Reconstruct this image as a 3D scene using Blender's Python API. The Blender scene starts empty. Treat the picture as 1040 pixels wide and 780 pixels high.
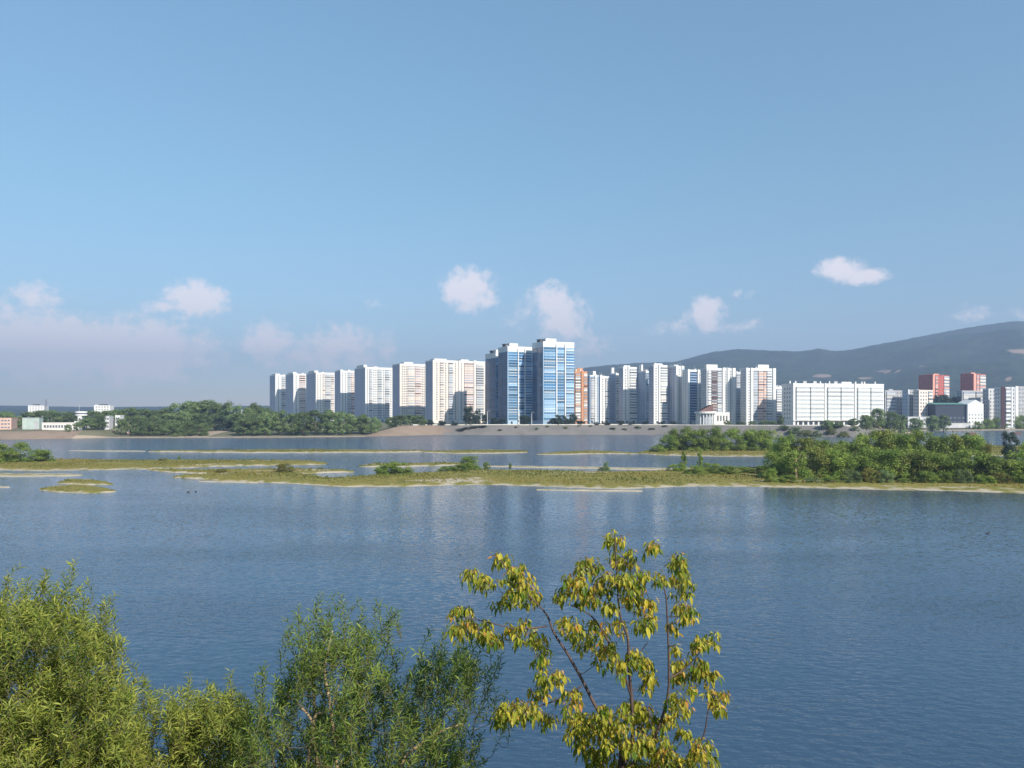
import bpy, math, random
from mathutils import Vector, Matrix, noise as mnoise

random.seed(7)
F, HZ, CX, EYE = 800.0, 420.0, 520.0, 20.0      # focal length in photo pixels, horizon row, centre column, eye height (m)
scene = bpy.context.scene
COL = scene.collection

# ------------------------------------------------------------------ helpers
class MB:
    def __init__(s): s.v = []; s.f = []; s.m = []
    def quad(s, a, b, c, d, m=0):
        n = len(s.v); s.v += [a, b, c, d]; s.f.append((n, n+1, n+2, n+3)); s.m.append(m)
    def tri(s, a, b, c, m=0):
        n = len(s.v); s.v += [a, b, c]; s.f.append((n, n+1, n+2)); s.m.append(m)
    def box(s, x0, x1, y0, y1, z0, z1, m=0):
        n = len(s.v)
        s.v += [(x0,y0,z0),(x1,y0,z0),(x1,y1,z0),(x0,y1,z0),(x0,y0,z1),(x1,y0,z1),(x1,y1,z1),(x0,y1,z1)]
        for q in ((3,2,1,0),(4,5,6,7),(0,1,5,4),(1,2,6,5),(2,3,7,6),(3,0,4,7)):
            s.f.append(tuple(n+i for i in q)); s.m.append(m)
    def tube(s, pts, rads, k=6, m=0, cap=True):
        pts = [Vector(p) for p in pts]; rings = []
        for i, p in enumerate(pts):
            d = (pts[min(i+1, len(pts)-1)] - pts[max(i-1, 0)])
            if d.length < 1e-9: d = Vector((0, 0, 1))
            d.normalize()
            a = d.cross(Vector((0.31, 0.95, 0.05)))
            if a.length < 1e-3: a = d.cross(Vector((1, 0, 0)))
            a.normalize(); b = d.cross(a)
            n = len(s.v); rings.append(n)
            for j in range(k):
                t = 2*math.pi*j/k
                s.v.append(tuple(p + (a*math.cos(t) + b*math.sin(t))*rads[i]))
        for r0, r1 in zip(rings, rings[1:]):
            for j in range(k):
                s.f.append((r0+j, r0+(j+1) % k, r1+(j+1) % k, r1+j)); s.m.append(m)
        if cap:
            s.f.append(tuple(rings[-1]+j for j in range(k))); s.m.append(m)
            s.f.append(tuple(rings[0]+k-1-j for j in range(k))); s.m.append(m)
    def mesh(s, name, mats, smooth=False):
        me = bpy.data.meshes.new(name)
        me.from_pydata(s.v, [], s.f)
        for m in mats: me.materials.append(m)
        if any(s.m): me.polygons.foreach_set('material_index', s.m)
        if smooth: me.polygons.foreach_set('use_smooth', [True]*len(s.f))
        me.update()
        return me
    def build(s, name, mats, parent=None, smooth=False):
        if not isinstance(mats, (list, tuple)): mats = [mats]
        o = bpy.data.objects.new(name, s.mesh(name, mats, smooth))
        COL.objects.link(o)
        if parent is not None: o.parent = parent
        return o

def link(name, me, parent=None):
    o = bpy.data.objects.new(name, me); COL.objects.link(o)
    if parent is not None: o.parent = parent
    return o
def tag(o, label=None, cat=None, group=None, kind=None):
    if label: o['label'] = label
    if cat: o['category'] = cat
    if group: o['group'] = group
    if kind: o['kind'] = kind
    return o
def empty(name, loc, rz=0.0):
    o = bpy.data.objects.new(name, None); COL.objects.link(o)
    o.empty_display_size = 0.5; o.location = loc; o.rotation_euler = (0, 0, rz)
    return o
def at(px, py, D):                                   # a photo pixel at distance D -> world point
    return Vector(((px-CX)/F*D, D, EYE+(HZ-py)/F*D))
def ground_at(px, py, z=0.0):                        # the point of height z seen at that pixel
    D = (EYE-z)*F/(py-HZ); return Vector(((px-CX)/F*D, D, z))
def lerp(a, b, t): return a+(b-a)*t
def interp(tab, x):
    if x <= tab[0][0]: return tab[0][1]
    for (x0, y0), (x1, y1) in zip(tab, tab[1:]):
        if x <= x1: return y0+(y1-y0)*(x-x0)/(x1-x0)
    return tab[-1][1]
ORD = ['first', 'second', 'third', 'fourth', 'fifth', 'sixth', 'seventh', 'eighth', 'ninth', 'tenth', 'eleventh', 'twelfth', 'thirteenth', 'fourteenth']

# ------------------------------------------------------------------ materials
def newmat(name):
    m = bpy.data.materials.new(name); m.use_nodes = True
    nt = m.node_tree; return m, nt, nt.nodes['Principled BSDF'], nt.nodes['Material Output']
def mat(name, col, rough=0.75, vary=0.12, scale=0.3, metal=0.0, spec=0.4, objvar=0.0, coat=0.0):
    m, nt, p, out = newmat(name)
    p.inputs['Roughness'].default_value = rough; p.inputs['Metallic'].default_value = metal
    p.inputs['Specular IOR Level'].default_value = spec; p.inputs['Coat Weight'].default_value = coat
    tc = nt.nodes.new('ShaderNodeTexCoord'); n = nt.nodes.new('ShaderNodeTexNoise')
    n.inputs['Scale'].default_value = scale; n.inputs['Detail'].default_value = 4
    nt.links.new(tc.outputs['Object'], n.inputs['Vector'])
    mr = nt.nodes.new('ShaderNodeMapRange'); mr.inputs['From Min'].default_value = 0.3; mr.inputs['From Max'].default_value = 0.7
    mr.inputs['To Min'].default_value = 1-vary; mr.inputs['To Max'].default_value = 1+vary
    nt.links.new(n.outputs['Fac'], mr.inputs['Value'])
    fac = mr.outputs['Result']
    if objvar:
        oi = nt.nodes.new('ShaderNodeObjectInfo'); m2 = nt.nodes.new('ShaderNodeMapRange')
        m2.inputs['To Min'].default_value = 1-objvar; m2.inputs['To Max'].default_value = 1+objvar
        nt.links.new(oi.outputs['Random'], m2.inputs['Value'])
        mm = nt.nodes.new('ShaderNodeMath'); mm.operation = 'MULTIPLY'
        nt.links.new(fac, mm.inputs[0]); nt.links.new(m2.outputs['Result'], mm.inputs[1]); fac = mm.outputs[0]
    vm = nt.nodes.new('ShaderNodeVectorMath'); vm.operation = 'SCALE'; vm.inputs[0].default_value = col
    nt.links.new(fac, vm.inputs['Scale']); nt.links.new(vm.outputs['Vector'], p.inputs['Base Color'])
    return m
def ground_mat(name, stops, scale=0.05, rough=0.95, fine=0.8):
    """patchy ground: two noises through a colour ramp"""
    m, nt, p, out = newmat(name)
    p.inputs['Roughness'].default_value = rough; p.inputs['Specular IOR Level'].default_value = 0.1
    tc = nt.nodes.new('ShaderNodeTexCoord')
    a = nt.nodes.new('ShaderNodeTexNoise'); a.inputs['Scale'].default_value = scale; a.inputs['Detail'].default_value = 6
    b = nt.nodes.new('ShaderNodeTexNoise'); b.inputs['Scale'].default_value = fine; b.inputs['Detail'].default_value = 3
    mx = nt.nodes.new('ShaderNodeMix'); mx.inputs['Factor'].default_value = 0.35
    nt.links.new(tc.outputs['Object'], a.inputs['Vector']); nt.links.new(tc.outputs['Object'], b.inputs['Vector'])
    nt.links.new(a.outputs['Fac'], mx.inputs[2]); nt.links.new(b.outputs['Fac'], mx.inputs[3])
    r = nt.nodes.new('ShaderNodeValToRGB'); el = r.color_ramp.elements
    while len(el) < len(stops): el.new(0.5)
    for e, (pos, c) in zip(el, stops): e.position = pos; e.color = (*c, 1)
    nt.links.new(mx.outputs[0], r.inputs['Fac']); nt.links.new(r.outputs['Color'], p.inputs['Base Color'])
    return m
def leaf_mat(name, c0, c1, trans=0.3, objvar=0.25, rough=0.6):
    """leaf colour runs from c0 to c1 with a per-leaf random tone stored on the mesh; whole plants differ a little too"""
    m, nt, p, out = newmat(name)
    at_ = nt.nodes.new('ShaderNodeAttribute'); at_.attribute_name = 'tone'
    mx = nt.nodes.new('ShaderNodeMix'); mx.data_type = 'RGBA'
    mx.inputs[6].default_value = (*c0, 1); mx.inputs[7].default_value = (*c1, 1)
    nt.links.new(at_.outputs['Fac'], mx.inputs['Factor'])
    oi = nt.nodes.new('ShaderNodeObjectInfo'); mr = nt.nodes.new('ShaderNodeMapRange')
    mr.inputs['To Min'].default_value = 1-objvar; mr.inputs['To Max'].default_value = 1+objvar
    nt.links.new(oi.outputs['Random'], mr.inputs['Value'])
    vm = nt.nodes.new('ShaderNodeVectorMath'); vm.operation = 'SCALE'
    nt.links.new(mx.outputs[2], vm.inputs[0]); nt.links.new(mr.outputs['Result'], vm.inputs['Scale'])
    p.inputs['Roughness'].default_value = rough; p.inputs['Specular IOR Level'].default_value = 0.25
    nt.links.new(vm.outputs['Vector'], p.inputs['Base Color'])
    tr = nt.nodes.new('ShaderNodeBsdfTranslucent'); nt.links.new(vm.outputs['Vector'], tr.inputs['Color'])
    ms = nt.nodes.new('ShaderNodeMixShader'); ms.inputs['Fac'].default_value = trans
    nt.links.new(p.outputs[0], ms.inputs[1]); nt.links.new(tr.outputs[0], ms.inputs[2]); nt.links.new(ms.outputs[0], out.inputs['Surface'])
    return m
def set_tone(o, tones):
    a = o.data.attributes.new('tone', 'FLOAT', 'FACE'); a.data.foreach_set('value', tones)

M = {}
M['white'] = mat('white_plaster', (.72, .715, .70), .8, .05, .15)
M['cream'] = mat('cream_plaster', (.73, .645, .575), .8, .06, .15)
M['warmwhite'] = mat('warm_white_plaster', (.735, .69, .64), .8, .06, .15)
M['pinkwall'] = mat('pale_pink_plaster', (.74, .58, .52), .8, .06, .15)
M['lilac_shade'] = mat('lilac_shade_plaster', (.47, .48, .57), .8, .06, .15)  # shade on the towers' left sides, put into a wall colour
M['bluegrey_shade'] = mat('blue_grey_shade_plaster', (.36, .45, .58), .8, .06, .15)  # shaded white walls painted as blue grey
M['grey'] = mat('grey_concrete', (.40, .40, .41), .85, .12, .2)
M['palegrey'] = mat('pale_grey_concrete', (.55, .55, .56), .85, .10, .2)
M['darkgrey'] = mat('dark_grey_roofing', (.12, .12, .13), .9, .15, .3)
M['orange'] = mat('orange_brick', (.50, .25, .14), .85, .08, .3)
M['redbrick'] = mat('red_brick', (.44, .10, .07), .85, .12, .3)
M['redpale'] = mat('pale_red_panel', (.66, .32, .25), .85, .10, .3)
M['peach'] = mat('peach_panel', (.78, .52, .42), .8, .06, .3)
M['brown'] = mat('brown_panel', (.15, .085, .075), .8, .1, .3)
M['darkred'] = mat('dark_red_panel', (.05, .022, .028), .8, .1, .3)
M['glass'] = mat('window_glass', (.05, .07, .10), .08, .2, .4, spec=.7, objvar=.45)
M['balglass'] = mat('loggia_glass', (.30, .34, .39), .12, .2, .4, spec=.7, objvar=.35)
M['balpale'] = mat('pale_loggia_glass', (.46, .50, .52), .2, .15, .4, spec=.6, objvar=.25)
M['skyglass'] = mat('pale_blue_glass', (.26, .40, .54), .12, .15, .3, metal=.15, spec=.8, objvar=.4)
M['balshade'] = mat('curtained_loggia_glass', (.52, .50, .46), .3, .2, .4, spec=.5, objvar=.25)
M['blueglass'] = mat('blue_tinted_glass', (.045, .150, .30), .12, .15, .3, metal=.2, spec=.8, objvar=.4)
M['blueglass_mid'] = mat('mid_blue_glass', (.09, .20, .33), .12, .15, .3, metal=.2, spec=.8, objvar=.4)
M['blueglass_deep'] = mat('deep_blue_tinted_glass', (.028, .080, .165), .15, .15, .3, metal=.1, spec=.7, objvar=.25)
M['paleblue'] = mat('pale_blue_panel', (.36, .50, .64), .5, .08, .3, objvar=.2)
M['greenroof'] = mat('green_sheet_roof', (.10, .24, .19), .5, .12, .3)
M['bluedark'] = mat('dark_blue_cladding', (.022, .032, .055), .6, .15, .3)
M['shed'] = mat('pale_green_cladding', (.40, .47, .43), .7, .1, .3)
M['pinkbrick'] = mat('salmon_plaster', (.60, .40, .33), .85, .1, .3)
M['metal'] = mat('galvanised_steel', (.55, .55, .56), .5, .1, 1, metal=.3)
M['darkmetal'] = mat('dark_steel', (.08, .08, .09), .6, .1, 1)
M['bark'] = mat('grey_brown_bark', (.16, .12, .09), .9, .3, 6)
M['barkfar'] = mat('tree_bark', (.12, .095, .07), .9, .2, 1)
M['barkpale'] = mat('pale_willow_bark', (.30, .22, .13), .85, .25, 8)
M['willowtwig'] = mat('olive_twig_bark', (.11, .095, .04), .8, .2, 10)
M['twig'] = mat('maroon_twig_bark', (.085, .055, .048), .7, .25, 10)
M['red'] = mat('red_painted_boards', (.20, .06, .05), .7, .1, 1)
M['duck'] = mat('dark_plumage', (.03, .028, .025), .7, .2, 8)
M['city'] = ground_mat('city_ground', [(.3, (.10, .11, .06)), (.5, (.16, .15, .10)), (.7, (.09, .12, .05))], .02)
M['embank'] = ground_mat('stone_embankment', [(.34, (.12, .112, .10)), (.46, (.20, .183, .17)), (.55, (.165, .155, .147)), (.68, (.11, .115, .085))], .05)
M['beach'] = ground_mat('pale_beach', [(.3, (.27, .20, .15)), (.55, (.38, .31, .24)), (.7, (.22, .18, .12))], .08)
M['redbeach'] = ground_mat('reddish_bank', [(.3, (.20, .145, .115)), (.5, (.26, .20, .155)), (.7, (.17, .135, .10))], .06)
M['mud'] = ground_mat('pale_mud', [(.3, (.34, .28, .19)), (.5, (.50, .43, .32)), (.7, (.40, .33, .23))], .15)
M['marsh'] = ground_mat('marsh_turf', [(.32, (.10, .105, .025)), (.5, (.20, .17, .045)), (.62, (.15, .15, .035)), (.75, (.27, .21, .08))], .11)
def wet_margin(m):
    """mud stays dark where it is soaked, within a hand's breadth of the water level"""
    nt = m.node_tree; p = nt.nodes['Principled BSDF']; src = p.inputs['Base Color'].links[0].from_socket
    tc = nt.nodes.new('ShaderNodeTexCoord'); sp = nt.nodes.new('ShaderNodeSeparateXYZ'); nt.links.new(tc.outputs['Object'], sp.inputs[0])
    n = nt.nodes.new('ShaderNodeTexNoise'); n.inputs['Scale'].default_value = .25; n.inputs['Detail'].default_value = 4; nt.links.new(tc.outputs['Object'], n.inputs['Vector'])
    ma = nt.nodes.new('ShaderNodeMath'); ma.operation = 'MULTIPLY_ADD'; ma.inputs[1].default_value = .22; nt.links.new(n.outputs['Fac'], ma.inputs[0]); nt.links.new(sp.outputs['Z'], ma.inputs[2])
    mr = nt.nodes.new('ShaderNodeMapRange'); mr.inputs['From Min'].default_value = .12; mr.inputs['From Max'].default_value = .2; mr.inputs['To Min'].default_value = .38; nt.links.new(ma.outputs[0], mr.inputs['Value'])
    vm = nt.nodes.new('ShaderNodeVectorMath'); vm.operation = 'SCALE'; nt.links.new(src, vm.inputs[0]); nt.links.new(mr.outputs['Result'], vm.inputs['Scale']); nt.links.new(vm.outputs['Vector'], p.inputs['Base Color'])
wet_margin(M['marsh'])
M['slope'] = ground_mat('near_bank_turf', [(.3, (.05, .06, .02)), (.5, (.10, .09, .04)), (.7, (.14, .11, .07))], .4, fine=4)
M['forest'] = ground_mat('forest_cover', [(.34, (.008, .018, .009)), (.46, (.036, .060, .026)), (.54, (.012, .024, .011)), (.68, (.065, .085, .038))], .006, fine=.04)
def blend_by(m, attr, other, nscale, amount, lo, hi):
    """second ground colour where the mesh attribute, roughened by a noise, is high"""
    nt = m.node_tree; p = nt.nodes['Principled BSDF']; src = p.inputs['Base Color'].links[0].from_socket
    a = nt.nodes.new('ShaderNodeAttribute'); a.attribute_name = attr
    tc = nt.nodes.new('ShaderNodeTexCoord'); n = nt.nodes.new('ShaderNodeTexNoise'); n.inputs['Scale'].default_value = nscale; n.inputs['Detail'].default_value = 5
    nt.links.new(tc.outputs['Object'], n.inputs['Vector'])
    ma = nt.nodes.new('ShaderNodeMath'); ma.operation = 'MULTIPLY_ADD'; ma.inputs[1].default_value = amount
    nt.links.new(n.outputs['Fac'], ma.inputs[0]); nt.links.new(a.outputs['Fac'], ma.inputs[2])
    mr = nt.nodes.new('ShaderNodeMapRange'); mr.interpolation_type = 'SMOOTHSTEP'; mr.inputs['From Min'].default_value = lo+amount*.5; mr.inputs['From Max'].default_value = hi+amount*.5
    nt.links.new(ma.outputs[0], mr.inputs['Value'])
    mx = nt.nodes.new('ShaderNodeMix'); mx.data_type = 'RGBA'; mx.inputs[7].default_value = (*other, 1)
    nt.links.new(mr.outputs['Result'], mx.inputs['Factor']); nt.links.new(src, mx.inputs[6]); nt.links.new(mx.outputs[2], p.inputs['Base Color'])
blend_by(M['forest'], 'bare', (.26, .19, .14), .01, .8, .35, .75)
M['marsh'] = ground_mat('marsh_turf', [(.30, (.10, .11, .025)), (.44, (.17, .16, .04)), (.52, (.24, .20, .06)), (.60, (.15, .16, .035)), (.74, (.30, .24, .10))], .12)
blend_by(M['marsh'], 'shore', (.42, .365, .275), .25, .95, .80, 1.05)
M['leaf_far'] = leaf_mat('far_foliage', (.095, .155, .065), (.26, .335, .13), .36, .3)
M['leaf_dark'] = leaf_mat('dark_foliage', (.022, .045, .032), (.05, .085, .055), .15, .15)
M['leaf_island'] = leaf_mat('willow_scrub_foliage', (.085, .170, .028), (.330, .400, .080), .38, .26)
M['leaf_mid'] = leaf_mat('yellow_willow_foliage', (.10, .15, .03), (.30, .31, .07), .3, .25)
M['leaf_olive'] = leaf_mat('olive_foliage', (.13, .14, .03), (.27, .24, .055), .25, .1)
M['leaf_willow'] = leaf_mat('willow_leaves', (.105, .170, .026), (.44, .45, .085), .42, .0, .5)
M['leaf_willow_green'] = leaf_mat('green_willow_leaves', (.065, .135, .026), (.300, .370, .070), .42, .0, .5)
def tipped_leaf():
    m = leaf_mat('drooping_leaves', (.095, .175, .020), (.64, .55, .065), .45, .0, .42)
    nt = m.node_tree; a = nt.nodes.new('ShaderNodeAttribute'); a.attribute_name = 'young'
    mix0 = [n for n in nt.nodes if n.bl_idname == 'ShaderNodeMix'][0]
    mx = nt.nodes.new('ShaderNodeMix'); mx.data_type = 'RGBA'; mx.inputs[7].default_value = (.60, .27, .06, 1)
    vm = [n for n in nt.nodes if n.bl_idname == 'ShaderNodeVectorMath'][0]
    nt.links.new(a.outputs['Fac'], mx.inputs['Factor']); nt.links.new(mix0.outputs[2], mx.inputs[6]); nt.links.new(mx.outputs[2], vm.inputs[0])
    return m
M['leaf_tipped'] = tipped_leaf()
M['grass'] = leaf_mat('marsh_grass', (.105, .135, .022), (.38, .28, .08), .5, .0)

def water_mat():
    m, nt, p, out = newmat('river_water')
    p.inputs['Base Color'].default_value = (.033, .070, .120, 1)
    p.inputs['Roughness'].default_value = .10; p.inputs['IOR'].default_value = 1.333
    p.inputs['Specular IOR Level'].default_value = .5
    tc = nt.nodes.new('ShaderNodeTexCoord')
    def noise(sx, sy, detail, rot=0.0):
        mp = nt.nodes.new('ShaderNodeMapping'); mp.inputs['Scale'].default_value = (sx, sy, 1); mp.inputs['Rotation'].default_value = (0, 0, rot)
        n = nt.nodes.new('ShaderNodeTexNoise'); n.inputs['Scale'].default_value = 1; n.inputs['Detail'].default_value = detail; n.inputs['Roughness'].default_value = .5
        nt.links.new(tc.outputs['Object'], mp.inputs['Vector']); nt.links.new(mp.outputs['Vector'], n.inputs['Vector']); return n.outputs['Fac']
    rip = noise(.9, 1.5, 3, .25)
    swell = noise(.22, .35, 2, -.2)
    patch = noise(.012, .035, 3, .1)                 # where the breeze touches the water
    mr = nt.nodes.new('ShaderNodeMapRange'); mr.inputs['From Min'].default_value = .38; mr.inputs['From Max'].default_value = .62
    mr.inputs['To Min'].default_value = .25; mr.inputs['To Max'].default_value = 1.0
    nt.links.new(patch, mr.inputs['Value'])
    b2 = nt.nodes.new('ShaderNodeBump'); b2.inputs['Distance'].default_value = .12
    b1 = nt.nodes.new('ShaderNodeBump'); b1.inputs['Distance'].default_value = .15
    sp = nt.nodes.new('ShaderNodeSeparateXYZ'); nt.links.new(tc.outputs['Object'], sp.inputs[0])   # calmer water in the lee of the islands
    cr = nt.nodes.new('ShaderNodeValToRGB'); el = cr.color_ramp.elements
    el[0].position = .10; el[0].color = (1, 1, 1, 1); el[1].position = .22; el[1].color = (.40, .40, .40, 1); e = el.new(.30); e.color = (.7, .7, .7, 1)
    dv = nt.nodes.new('ShaderNodeMath'); dv.operation = 'DIVIDE'; dv.inputs[1].default_value = 1000; nt.links.new(sp.outputs['Y'], dv.inputs[0]); nt.links.new(dv.outputs[0], cr.inputs['Fac'])
    mu = nt.nodes.new('ShaderNodeMath'); mu.operation = 'MULTIPLY'; nt.links.new(mr.outputs['Result'], mu.inputs[0]); nt.links.new(cr.outputs['Color'], mu.inputs[1])
    nt.links.new(rip, b1.inputs['Height']); nt.links.new(mu.outputs[0], b1.inputs['Strength'])
    m5 = nt.nodes.new('ShaderNodeMath'); m5.operation = 'MULTIPLY'; m5.inputs[1].default_value = .5; nt.links.new(cr.outputs['Color'], m5.inputs[0]); nt.links.new(m5.outputs[0], b2.inputs['Strength'])
    nt.links.new(swell, b2.inputs['Height']); nt.links.new(b1.outputs['Normal'], b2.inputs['Normal'])
    # ripples too small to resolve far out: tilt the normal itself
    mp = nt.nodes.new('ShaderNodeMapping'); mp.inputs['Scale'].default_value = (1.1, 1.7, 1); nt.links.new(tc.outputs['Object'], mp.inputs['Vector'])
    fn = nt.nodes.new('ShaderNodeTexNoise'); fn.inputs['Scale'].default_value = 1.3; fn.inputs['Detail'].default_value = 2; nt.links.new(mp.outputs['Vector'], fn.inputs['Vector'])
    sb = nt.nodes.new('ShaderNodeVectorMath'); sb.operation = 'SUBTRACT'; sb.inputs[1].default_value = (.5, .5, .5); nt.links.new(fn.outputs['Color'], sb.inputs[0])
    kr = nt.nodes.new('ShaderNodeValToRGB'); el = kr.color_ramp.elements
    el[0].position = .07; el[0].color = (.08,)*3+(1,); el[1].position = .14; el[1].color = (.17,)*3+(1,)
    e = el.new(.19); e.color = (.12,)*3+(1,); e = el.new(.235); e.color = (.12,)*3+(1,)
    e = el.new(.27); e.color = (.45,)*3+(1,); e = el.new(.36); e.color = (1,)*3+(1,)
    nt.links.new(dv.outputs[0], kr.inputs['Fac'])
    kk = nt.nodes.new('ShaderNodeVectorMath'); kk.operation = 'MULTIPLY'; nt.links.new(sb.outputs['Vector'], kk.inputs[0])
    flat = nt.nodes.new('ShaderNodeVectorMath'); flat.operation = 'MULTIPLY'; flat.inputs[1].default_value = (1.3, 2.6, 0); nt.links.new(kr.outputs['Color'], flat.inputs[0]); nt.links.new(flat.outputs['Vector'], kk.inputs[1])
    ad = nt.nodes.new('ShaderNodeVectorMath'); ad.operation = 'ADD'; nt.links.new(kk.outputs['Vector'], ad.inputs[0]); nt.links.new(b2.outputs['Normal'], ad.inputs[1])
    nm = nt.nodes.new('ShaderNodeVectorMath'); nm.operation = 'NORMALIZE'; nt.links.new(ad.outputs['Vector'], nm.inputs[0]); nt.links.new(nm.outputs['Vector'], p.inputs['Normal'])
    return m
M['water'] = water_mat()

# ------------------------------------------------------------------ camera, sun, sky, air
cam = bpy.data.cameras.new('camera'); cam_o = bpy.data.objects.new('camera', cam); COL.objects.link(cam_o)
cam_o.location = (0, 0, EYE); cam_o.rotation_euler = (math.pi/2, 0, 0)
cam.sensor_width = 36; cam.lens = 36*F/1040; cam.shift_y = (HZ-390)/1040; cam.clip_start = .1; cam.clip_end = 40000
scene.camera = cam_o
SUN_AZ, SUN_EL = math.radians(40), math.radians(35)      # azimuth measured from straight behind the camera towards its right
to_sun = Vector((math.sin(SUN_AZ)*math.cos(SUN_EL), -math.cos(SUN_AZ)*math.cos(SUN_EL), math.sin(SUN_EL)))
sun = bpy.data.lights.new('sun', 'SUN'); sun.energy = 4.2; sun.angle = math.radians(.5); sun.color = (1, .93, .82)
sun_o = bpy.data.objects.new('sun', sun); COL.objects.link(sun_o)
sun_o.rotation_euler = to_sun.to_track_quat('Z', 'Y').to_euler(); sun_o.location = (60, -60, 120)

world = bpy.data.worlds.new('World'); scene.world = world; world.use_nodes = True
wn = world.node_tree; bg = wn.nodes['Background']; bg.inputs['Strength'].default_value = .07
sky = wn.nodes.new('ShaderNodeTexSky'); sky.sky_type = 'NISHITA'; sky.sun_disc = False
sky.sun_elevation = SUN_EL; sky.sun_rotation = math.atan2(to_sun.x, to_sun.y)
sky.altitude = 300; sky.air_density = 1.0; sky.dust_density = .2; sky.ozone_density = 4.0
def build_clouds():
    """small cumulus low over the horizon, placed by compass direction and elevation"""
    nd, lk = wn.nodes, wn.links
    def math_(op, a, b=None, clamp=False):
        n = nd.new('ShaderNodeMath'); n.operation = op; n.use_clamp = clamp
        for i, v in enumerate((a, b)):
            if v is None: continue
            if isinstance(v, (int, float)): n.inputs[i].default_value = v
            else: lk.new(v, n.inputs[i])
        return n.outputs[0]
    tc = nd.new('ShaderNodeTexCoord'); sp = nd.new('ShaderNodeSeparateXYZ'); lk.new(tc.outputs['Generated'], sp.inputs[0])
    az = math_('ARCTAN2', sp.outputs['X'], sp.outputs['Y']); el = math_('ARCSINE', sp.outputs['Z'])
    cb = nd.new('ShaderNodeCombineXYZ'); lk.new(az, cb.inputs[0]); lk.new(el, cb.inputs[1])
    def fbm(scale, detail):
        n = nd.new('ShaderNodeTexNoise'); n.inputs['Scale'].default_value = scale; n.inputs['Detail'].default_value = detail; n.inputs['Roughness'].default_value = .68
        lk.new(cb.outputs[0], n.inputs['Vector']); return n.outputs['Fac']
    nz = fbm(55, 8); nl = fbm(20, 4)
    total = None
    # px, py, half width, half height, density
    CL = [(36, 300, 34, 15, .75), (8, 313, 26, 9, .5), (200, 304, 36, 19, 1.0), (165, 311, 28, 9, .6), (185, 322, 50, 8, .35),
          (40, 350, 85, 36, 1.15), (125, 356, 100, 34, 1.1), (75, 364, 130, 22, .9), (272, 348, 30, 22, .85), (350, 352, 52, 24, .75), (310, 362, 70, 18, .6),
          (476, 294, 28, 22, 1.0), (492, 306, 22, 12, .6), (558, 306, 24, 20, .85), (572, 325, 28, 28, .8), (590, 352, 45, 20, .4), (535, 318, 20, 14, .4),
          (717, 321, 22, 20, .85), (690, 333, 36, 9, .5), (755, 333, 38, 9, .4), (750, 298, 20, 8, .4), (852, 275, 26, 14, .95), (878, 281, 26, 9, .75),
          (990, 316, 30, 12, .5), (1035, 320, 24, 10, .4), (378, 309, 16, 7, .35), (520, 330, 30, 10, .3)]
    for px, py, rw, rh, dn in CL:
        a0 = math.atan((px-CX)/F); e0 = math.atan((HZ-py)/F*math.cos(a0)); k = math.cos(a0)
        u = math_('DIVIDE', math_('SUBTRACT', az, a0), rw/F*k*k*1.4); v = math_('DIVIDE', math_('SUBTRACT', el, e0), rh/F*k*1.4)
        d = math_('SQRT', math_('ADD', math_('MULTIPLY', u, u), math_('MULTIPLY', v, v)))
        g = math_('MULTIPLY', math_('SUBTRACT', 1.0, d, True), dn)
        total = g if total is None else math_('MAXIMUM', total, g)
    puff = math_('ADD', math_('MULTIPLY', math_('SUBTRACT', nz, .5), 1.5), math_('MULTIPLY', math_('SUBTRACT', nl, .5), .7))
    gate = math_('MULTIPLY', total, 5.0, True)
    dens = math_('MULTIPLY', math_('SUBTRACT', math_('ADD', math_('MULTIPLY', total, 1.55), math_('MULTIPLY', puff, 1.45)), .18, True), gate, True)
    mr = nd.new('ShaderNodeMapRange'); mr.interpolation_type = 'SMOOTHSTEP'; lk.new(dens, mr.inputs['Value'])
    mr.inputs['From Max'].default_value = .85; mr.inputs['To Max'].default_value = CLOUD_MAX
    mx = nd.new('ShaderNodeMix'); mx.data_type = 'RGBA'; mx.inputs[7].default_value = CLOUD_COL
    lk.new(mr.outputs['Result'], mx.inputs['Factor']); mel = nd.new('ShaderNodeMapRange'); lk.new(sp.outputs['Z'], mel.inputs['Value'])
    mel.inputs['From Max'].default_value = .5; mel.inputs['To Min'].default_value = .93; mel.inputs['To Max'].default_value = 1.56
    tint = nd.new('ShaderNodeVectorMath'); tint.operation = 'MULTIPLY'; lk.new(sky.outputs['Color'], tint.inputs[0])
    tm = nd.new('ShaderNodeMix'); tm.data_type = 'RGBA'; tm.inputs[6].default_value = (1.15, 1.045, 1.02, 1); tm.inputs[7].default_value = (1.04, 1.15, .965, 1)
    t2 = nd.new('ShaderNodeMapRange'); t2.inputs['From Max'].default_value = .25; lk.new(sp.outputs['Z'], t2.inputs['Value']); lk.new(t2.outputs['Result'], tm.inputs['Factor']); lk.new(tm.outputs[2], tint.inputs[1])
    lift = nd.new('ShaderNodeVectorMath'); lift.operation = 'SCALE'; lk.new(tint.outputs['Vector'], lift.inputs[0]); lk.new(mel.outputs['Result'], lift.inputs['Scale'])
    lk.new(lift.outputs['Vector'], mx.inputs[6]); lk.new(mx.outputs[2], bg.inputs['Color'])
CLOUD_MAX, CLOUD_COL = .66, (12.4, 10.6, 10.1, 1)
build_clouds()

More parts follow.
